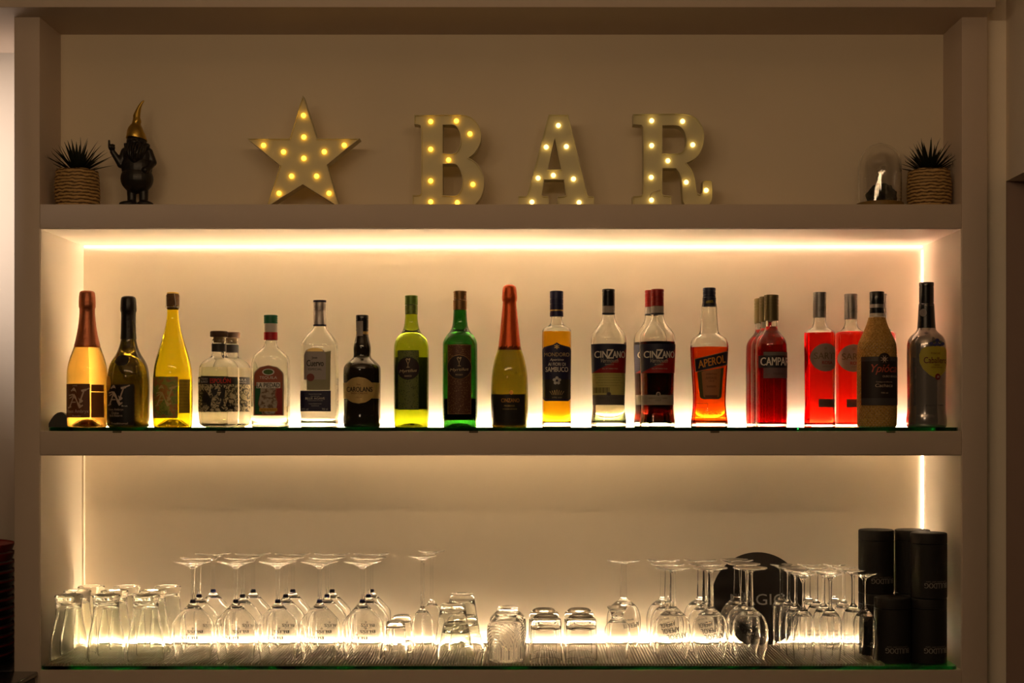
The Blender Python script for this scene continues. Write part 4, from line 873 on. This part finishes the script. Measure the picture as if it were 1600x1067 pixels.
marquee('letter_light', 'light-up marquee letter R with pale bulbs and a loose wire', [[(905, 125), (1240, 122), (1290, 130), (1335, 155), (1368, 200), (1385, 255), (1383, 320), (1362, 380), (1325, 425), (1265, 456), (1300, 495), (1320, 545), (1330, 600), (1335, 640), (1345, 665), (1360, 668), (1370, 655), (1375, 580), (1395, 572), (1432, 576), (1440, 590), (1440, 700), (1420, 735), (1390, 753), (1270, 753), (1245, 720), (1238, 660), (1232, 590), (1220, 530), (1195, 493), (1105, 493), (1103, 660), (1112, 674), (1165, 680), (1165, 753), (902, 753), (902, 680), (960, 674), (972, 660), (972, 215), (962, 200), (905, 195)],
        [(1103, 203), (1185, 203), (1220, 212), (1248, 240), (1262, 280), (1264, 320), (1250, 360), (1218, 388), (1103, 390)]],
        [(1031, 169), (1240, 173), (1031, 337), (1309, 332), (1141, 440), (1028, 552), (1265, 585), (1400, 640), (1030, 706)], (780, 150), 4.324, bw)
rt = [o for o in C.objects if o.get('label', '').startswith('light-up marquee letter R')][0]
cw = [(1018, 690), (1022, 668), (1034, 655), (1055, 645), (1090, 634)]
tube('loose_wire', [(X(780+a/4.324, YT)-rt.location.x, -.004+.0012*i, Z(150+b_/4.324, YT)-zt0) for i, (a, b_) in enumerate(cw)], .0009, mat('pale_wire', (.55, .48, .38), .5), rt, 6)
# woven pots with spiky plants
wicker = ramp_mat('wicker', 'wave', 43, [(.0, (.05, .022, .006)), (.22, (.20, .10, .028)), (.5, (.46, .28, .09)), (1, (.56, .36, .14))], .6, dist=3.2, detail=2)  # darkest wave stops paint in the shade between strands
leafm = mat('dark_leaf', (.012, .016, .008), .5, spec=.4)
def plant(label, cx, seed):
    rnd = random.Random(seed); y = .062; t = thing('potted_plant', label, 'plant', (X(cx, y), y, zt0+.0003)); R0 = .0470; Hh = .082
    seg, nz = 192, 90; rows = 11; v, f = [], []
    for j in range(nz+1):
        z = Hh*j/nz; base = R0*(1-.06*(abs(j/nz-.45)*2)**2)
        row = z/Hh*rows; ph = int(row) % 2; bulge = abs(math.sin(PI*row))
        for i in range(seg):
            a = 2*PI*i/seg
            r = base-.0006+.0026*bulge**.6*(.55+.45*math.sin(a*13+PI*ph))+.0005*math.sin(3*a+z*60)
            v.append((r*math.cos(a), r*math.sin(a), z+(.0012*math.sin(a*14+PI*ph+1) if 0 < j < nz else 0)+(.0012*math.sin(a*5) if j == nz else 0)))
    for j in range(nz):
        for i in range(seg): k = j*seg+i; k2 = j*seg+(i+1) % seg; f.append((k, k2, k2+seg, k+seg))
    b_ = len(v)
    for r, z in ((R0-.006, Hh), (R0-.006, Hh-.006)):
        for i in range(seg): a = 2*PI*i/seg; v.append((r*math.cos(a), r*math.sin(a), z))
    for i in range(seg): i2 = (i+1) % seg; f.append((nz*seg+i, nz*seg+i2, b_+i2, b_+i)); f.append((b_+i, b_+i2, b_+seg+i2, b_+seg+i))
    f.append(tuple(b_+seg+i for i in range(seg))); f.append(tuple(range(seg))[::-1])
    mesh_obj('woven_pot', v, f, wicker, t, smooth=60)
    lathe('soil', [(Hh-.008, 0), (Hh-.008, R0-.0065), (Hh-.003, R0-.0065), (Hh-.001, 0)], mat('soil', (.02, .013, .008), .9, bump=.8), t, 32)
    v, f = [], []
    for k in range(46):
        a = k*2.39996; u_ = (k+.5)/46; tilt = .15+1.12*u_**.8+rnd.uniform(-.07, .07); ln = .078*(1-.12*u_)*rnd.uniform(.88, 1.1); w0 = .0052
        d = Vector((math.cos(a)*math.sin(tilt), math.sin(a)*math.sin(tilt)*.75, math.cos(tilt))); side = Vector((-math.sin(a), math.cos(a), 0)); up = side.cross(d)
        b0 = Vector((math.cos(a)*.014*u_, math.sin(a)*.014*u_, Hh-.003)); N = 6; b_ = len(v)
        for i in range(N+1):
            q = i/N; bend = (math.cos(a*3)*.012)*q*q
            c = b0+d*ln*q+Vector((math.cos(a), math.sin(a)*.7, 0))*bend+Vector((0, 0, -.006*u_*q*q)); ww = w0*(1-q**1.6)*(.65+.7*min(q*3, 1)*.5)+.0002
            v += [tuple(c-side*ww), tuple(c+up*ww*.45), tuple(c+side*ww), tuple(c-up*ww*.3)]
        for i in range(N):
            for m_ in range(4): p_ = b_+i*4+m_; p2 = b_+i*4+(m_+1) % 4; f.append((p_, p2, p2+4, p_+4))
        f.append((b_+N*4, b_+N*4+1, b_+N*4+2, b_+N*4+3))
    ymax = TOPD-.062-.004
    v = [(x, min(yv, ymax), z) for x, yv, z in v]
    xl = XR-X(cx, y)-.003 if cx > 800 else 9; xm = X(cx, y)-XL-.003 if cx < 800 else 9
    xm = min(xm, .054)
    v = [(max(-xm, min(x, xl)), yv, z) for x, yv, z in v]
    mesh_obj('foliage', v, f, leafm, t, smooth=60)
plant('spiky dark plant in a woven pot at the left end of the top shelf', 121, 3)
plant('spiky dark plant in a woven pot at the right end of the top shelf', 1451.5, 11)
# gnome figurine
def gnome():
    y = .055; k = .000226; cx = X(214, y); t = thing('gnome_figurine', 'black gnome figurine with gold pointed hat raising one finger', 'figurine', (cx, y, zt0+.0003))
    P = lambda x, yy, h: Vector(((x-335)*k, yy*k, (1082-h)*k))
    bm = bmesh.new()
    def ball(c, rx, ry, rz):
        mt = Matrix.Translation(c) @ Matrix.Diagonal((rx*k, ry*k, rz*k, 1)); bmesh.ops.create_uvsphere(bm, u_segments=24, v_segments=16, radius=1, matrix=mt)
    def limb(a, b_, r0, r1, n=9):
        for i in range(n):
            q = i/(n-1); r = r0+(r1-r0)*q; ball(a.lerp(b_, q), r, r, r)
    for sx, fx in ((285, 250), (400, 420)):
        limb(P(sx, 0, 880), P(sx, 0, 1030), 48, 42); ball(P(fx, -25, 1050), 82, 70, 32); ball(P(sx, 0, 1040), 50, 60, 40)
    ball(P(335, 0, 800), 158, 135, 145); ball(P(335, 0, 690), 150, 120, 150); ball(P(340, 0, 590), 142, 100, 120); ball(P(340, 0, 520), 105, 85, 75)
    ball(P(332, -8, 440), 96, 86, 78)
    limb(P(222, 0, 540), P(185, -20, 660), 46, 40); limb(P(185, -20, 660), P(112, -45, 545), 38, 27); ball(P(105, -52, 505), 33, 26, 34)
    limb(P(82, -55, 500), P(80, -55, 440), 13, 11, 7)                       # raised finger
    for i, (fx, fh) in enumerate(((100, 482), (116, 480), (131, 486))): limb(P(fx, -66, fh), P(fx+2, -86, fh+22), 11, 10, 5)   # curled fingers
    limb(P(122, -70, 520), P(94, -88, 506), 11, 9, 5)                        # thumb
    limb(P(450, 0, 540), P(488, 0, 640), 42, 40); limb(P(488, 0, 640), P(455, -70, 720), 38, 32); ball(P(440, -95, 730), 32, 26, 30)
    ball(P(440, -5, 478), 24, 20, 24); ball(P(232, -5, 482), 22, 18, 22); ball(P(335, -95, 458), 30, 30, 24)   # ears and nose
    ball(P(298, -82, 430), 14, 12, 9); ball(P(372, -82, 430), 14, 12, 9)
    me = bpy.data.meshes.new('b'); bm.to_mesh(me); bm.free(); o = bpy.data.objects.new('b', me); C.objects.link(o)
    r = o.modifiers.new('r', 'REMESH'); r.mode = 'VOXEL'; r.voxel_size = .0011; sm_ = o.modifiers.new('s', 'SMOOTH'); sm_.iterations = 3
    m2 = bpy.data.meshes.new_from_object(o.evaluated_get(bpy.context.evaluated_depsgraph_get())); bpy.data.objects.remove(o)
    m2.name = 'body'; m2.materials.clear(); m2.materials.append(mat('gnome_black', (.014, .011, .010), .38, spec=.6)); m2.polygons.foreach_set('use_smooth', [True]*len(m2.polygons))
    bo = bpy.data.objects.new('body', m2); C.objects.link(bo); bo.parent = t
    # beard with grooves
    v, f = [], []; N, M = 22, 28
    for j in range(N+1):
        q = j/N; h = 472+q*215; hw = 100*(1-q**1.7)+4; dep = -92-52*math.sin(PI*min(1, q*1.1))
        for i in range(M+1):
            a = -1+2*i/M; gx = a*hw; gy = dep*(1-.42*a*a)-4*math.cos(a*26+q*5)
            p = P(340+gx, gy, h); v.append(tuple(p))
    for j in range(N):
        for i in range(M): c = j*(M+1)+i; f.append((c, c+1, c+M+2, c+M+1))
    o = mesh_obj('beard', v, f, MATS['gnome_black'], t, smooth=60); sd = o.modifiers.new('s', 'SOLIDIFY'); sd.thickness = .004; sd.offset = -1
    # hat
    sp = [(331, 418, 101, 95), (330, 395, 98, 94), (326, 355, 88, 84), (323, 315, 72, 70), (322, 280, 54, 54), (328, 262, 42, 42), (334, 248, 44, 44), (337, 225, 40, 40), (335, 205, 34, 34), (334, 186, 35, 35), (340, 160, 30, 30), (352, 120, 23, 23), (368, 85, 18, 18), (385, 58, 14, 14), (398, 42, 10, 10), (404, 36, 4, 4)]
    sp = [tuple(x) for x in chaikin(sp, 1)]; v, f = [], []; S = 32
    for x, h, rx, ry in sp:
        for i in range(S):
            a = 2*PI*i/S; fold = 1+.03*math.sin(a*3+h*.05); p = P(x+rx*math.cos(a)*fold, ry*math.sin(a)*fold-6, h+(rx*.16*math.sin(a) if h > 300 else 0)+(10*math.cos(a) if h > 380 else 0)); v.append(tuple(p))
    for j in range(len(sp)-1):
        for i in range(S): i2 = (i+1) % S; f.append((j*S+i, j*S+i2, (j+1)*S+i2, (j+1)*S+i))
    f.append(tuple(range(S))[::-1]); f.append(tuple((len(sp)-1)*S+i for i in range(S)))
    fix(mesh_obj('hat', v, f, mat('gold_paint', (.50, .32, .06), .28, .85), t, smooth=70))
gnome()
# glass dome
y = .070; t = thing('glass_dome', 'clear glass bell dome on a wooden base holding a mossy stone, beside the right plant', 'ornament', (X(1374.8, y), y, zt0+.0003)); s = (D+y)/F
lathe('wooden_base', [(0, 0), (0, 35.5*s), (1*s, 36.5*s), (7.5*s, 36.5*s), (8.5*s, 35.5*s), (8.5*s, 0)], mat('pale_wood', (.22, .13, .03), .5, var=.2, vscale=60), t, 64)
dm = [(8.8, 33.3), (60, 33.5), (72, 33), (84, 29.5), (93, 23), (99, 14), (102, 5), (102.3, 0)]
dd = [(a*s, b*s) for a, b in dm]; dc = [tuple(x) for x in chaikin(dd[:-1], 2)]
lathe('bell_glass', [(102.4*s, 0)]+dc[::-1]+[(a, max(r-.0022, 0)) for a, r in dc[:-3]]+[(102.4*s-.0022, 0)], clear, t, 64)
bm = bmesh.new(); bmesh.ops.create_icosphere(bm, subdivisions=4, radius=1)
rn = random.Random(5)
from mathutils import noise as mn
for q in bm.verts:
    d = 1+.22*mn.noise(q.co*3)+.10*mn.noise(q.co*9); q.co = Vector((q.co.x*.0315*d, q.co.y*.026*d, max(0, q.co.z*.032*d+.010)+8.6*s))
me = bpy.data.meshes.new('mossy_stone'); bm.to_mesh(me); bm.free(); me.materials.append(mat('moss', (.05, .045, .025), .95, var=.5, vscale=90)); o = bpy.data.objects.new('mossy_stone', me); C.objects.link(o); o.parent = t; o.location = (.004, 0, 0)
pts = [(-.010, -.016, 33*s), (-.014, -.017, 38*s), (-.008, -.018, 42*s), (-.015, -.018, 47*s), (-.004, -.018, 50*s), (-.014, -.018, 55*s), (-.002, -.018, 60*s), (-.006, -.016, 65*s), (.008, -.012, 66*s)]
tube('reflection_squiggle', [tuple(p) for p in chaikin(pts, 2)], .0007, mat('painted_reflection', (.9, .85, .75), .12, .9), t, 6)  # bright squiggle added in place of lamp reflections on the dome
# ------------------------------------------------------------------ left side
cnt = thing('side_counter', 'black worktop with a stepped edge at the lower left corner', 'counter', (-1.3, -.2, 0)); zc = Z(1047.5)
o = box('worktop', -2.0+1.3, OL-.002+1.3, .001+.2, .378+.2, zc-.04, zc-.001, black_g, cnt, bevel=.003)
o = box('worktop', -2.0+1.3, XL+1.3-.002, -.6+.2, -.002+.2, zc-.012, zc-.001, black_g, cnt, bevel=.004)
o = box('worktop_moulding', -2.0+1.3, XL+1.3-.008, -.6+.2, -.002+.2, zc-.05, zc-.013, mat('dark_wood', (.03, .022, .016), .35), cnt, bevel=.005)
o = box('cabinet', -2.0+1.3, XL+1.3-.014, -.58+.2, -.004+.2, .0, zc-.051, mat('dark_cabinet', (.02, .016, .014), .5), cnt)
zp = zc-.0005; red_l = mat('red_lacquer', (.22, .012, .008), .35); blk_l = mat('black_lacquer', (.008, .006, .006), .3, coat=.3)
px0 = X(18, .13)-.135
seq = 'BBBBBBBBBBBRR'
pitch = (Z(846, .13)-zp-.004)/len(seq)
protos = {}
names = ['bottom', 'second from bottom', 'third from bottom', 'fourth from bottom', 'fifth from bottom', 'sixth from bottom', 'seventh, the middle one', 'sixth from top', 'fifth from top', 'fourth from top', 'third from top', 'second from top', 'topmost']
for i, c in enumerate(seq):
    z = zp+i*pitch
    lab = '%s bowl in the stack at the left picture edge, %s' % ('red' if c == 'R' else 'black red-rimmed', names[i])
    if c in protos: dup(protos[c], (px0, .13, z), lab); continue
    t = thing('stacked_bowl', lab, 'bowl', (px0, .13, z), 'stack of lacquered bowls'); h = pitch+.0015
    lathe('body', [(0, 0), (0, .09), (.002, .128), (h-.006, .1335), (h-.005, .130), (.004, .088), (.004, 0)], red_l if c == 'R' else blk_l, t, 64)
    lathe('rim', [(h-.006, .1325), (h-.006, .1345), (h-.0025, .1350), (h-.0020, .1335), (h-.006, .1325)], red_l, t, 64); protos[c] = t
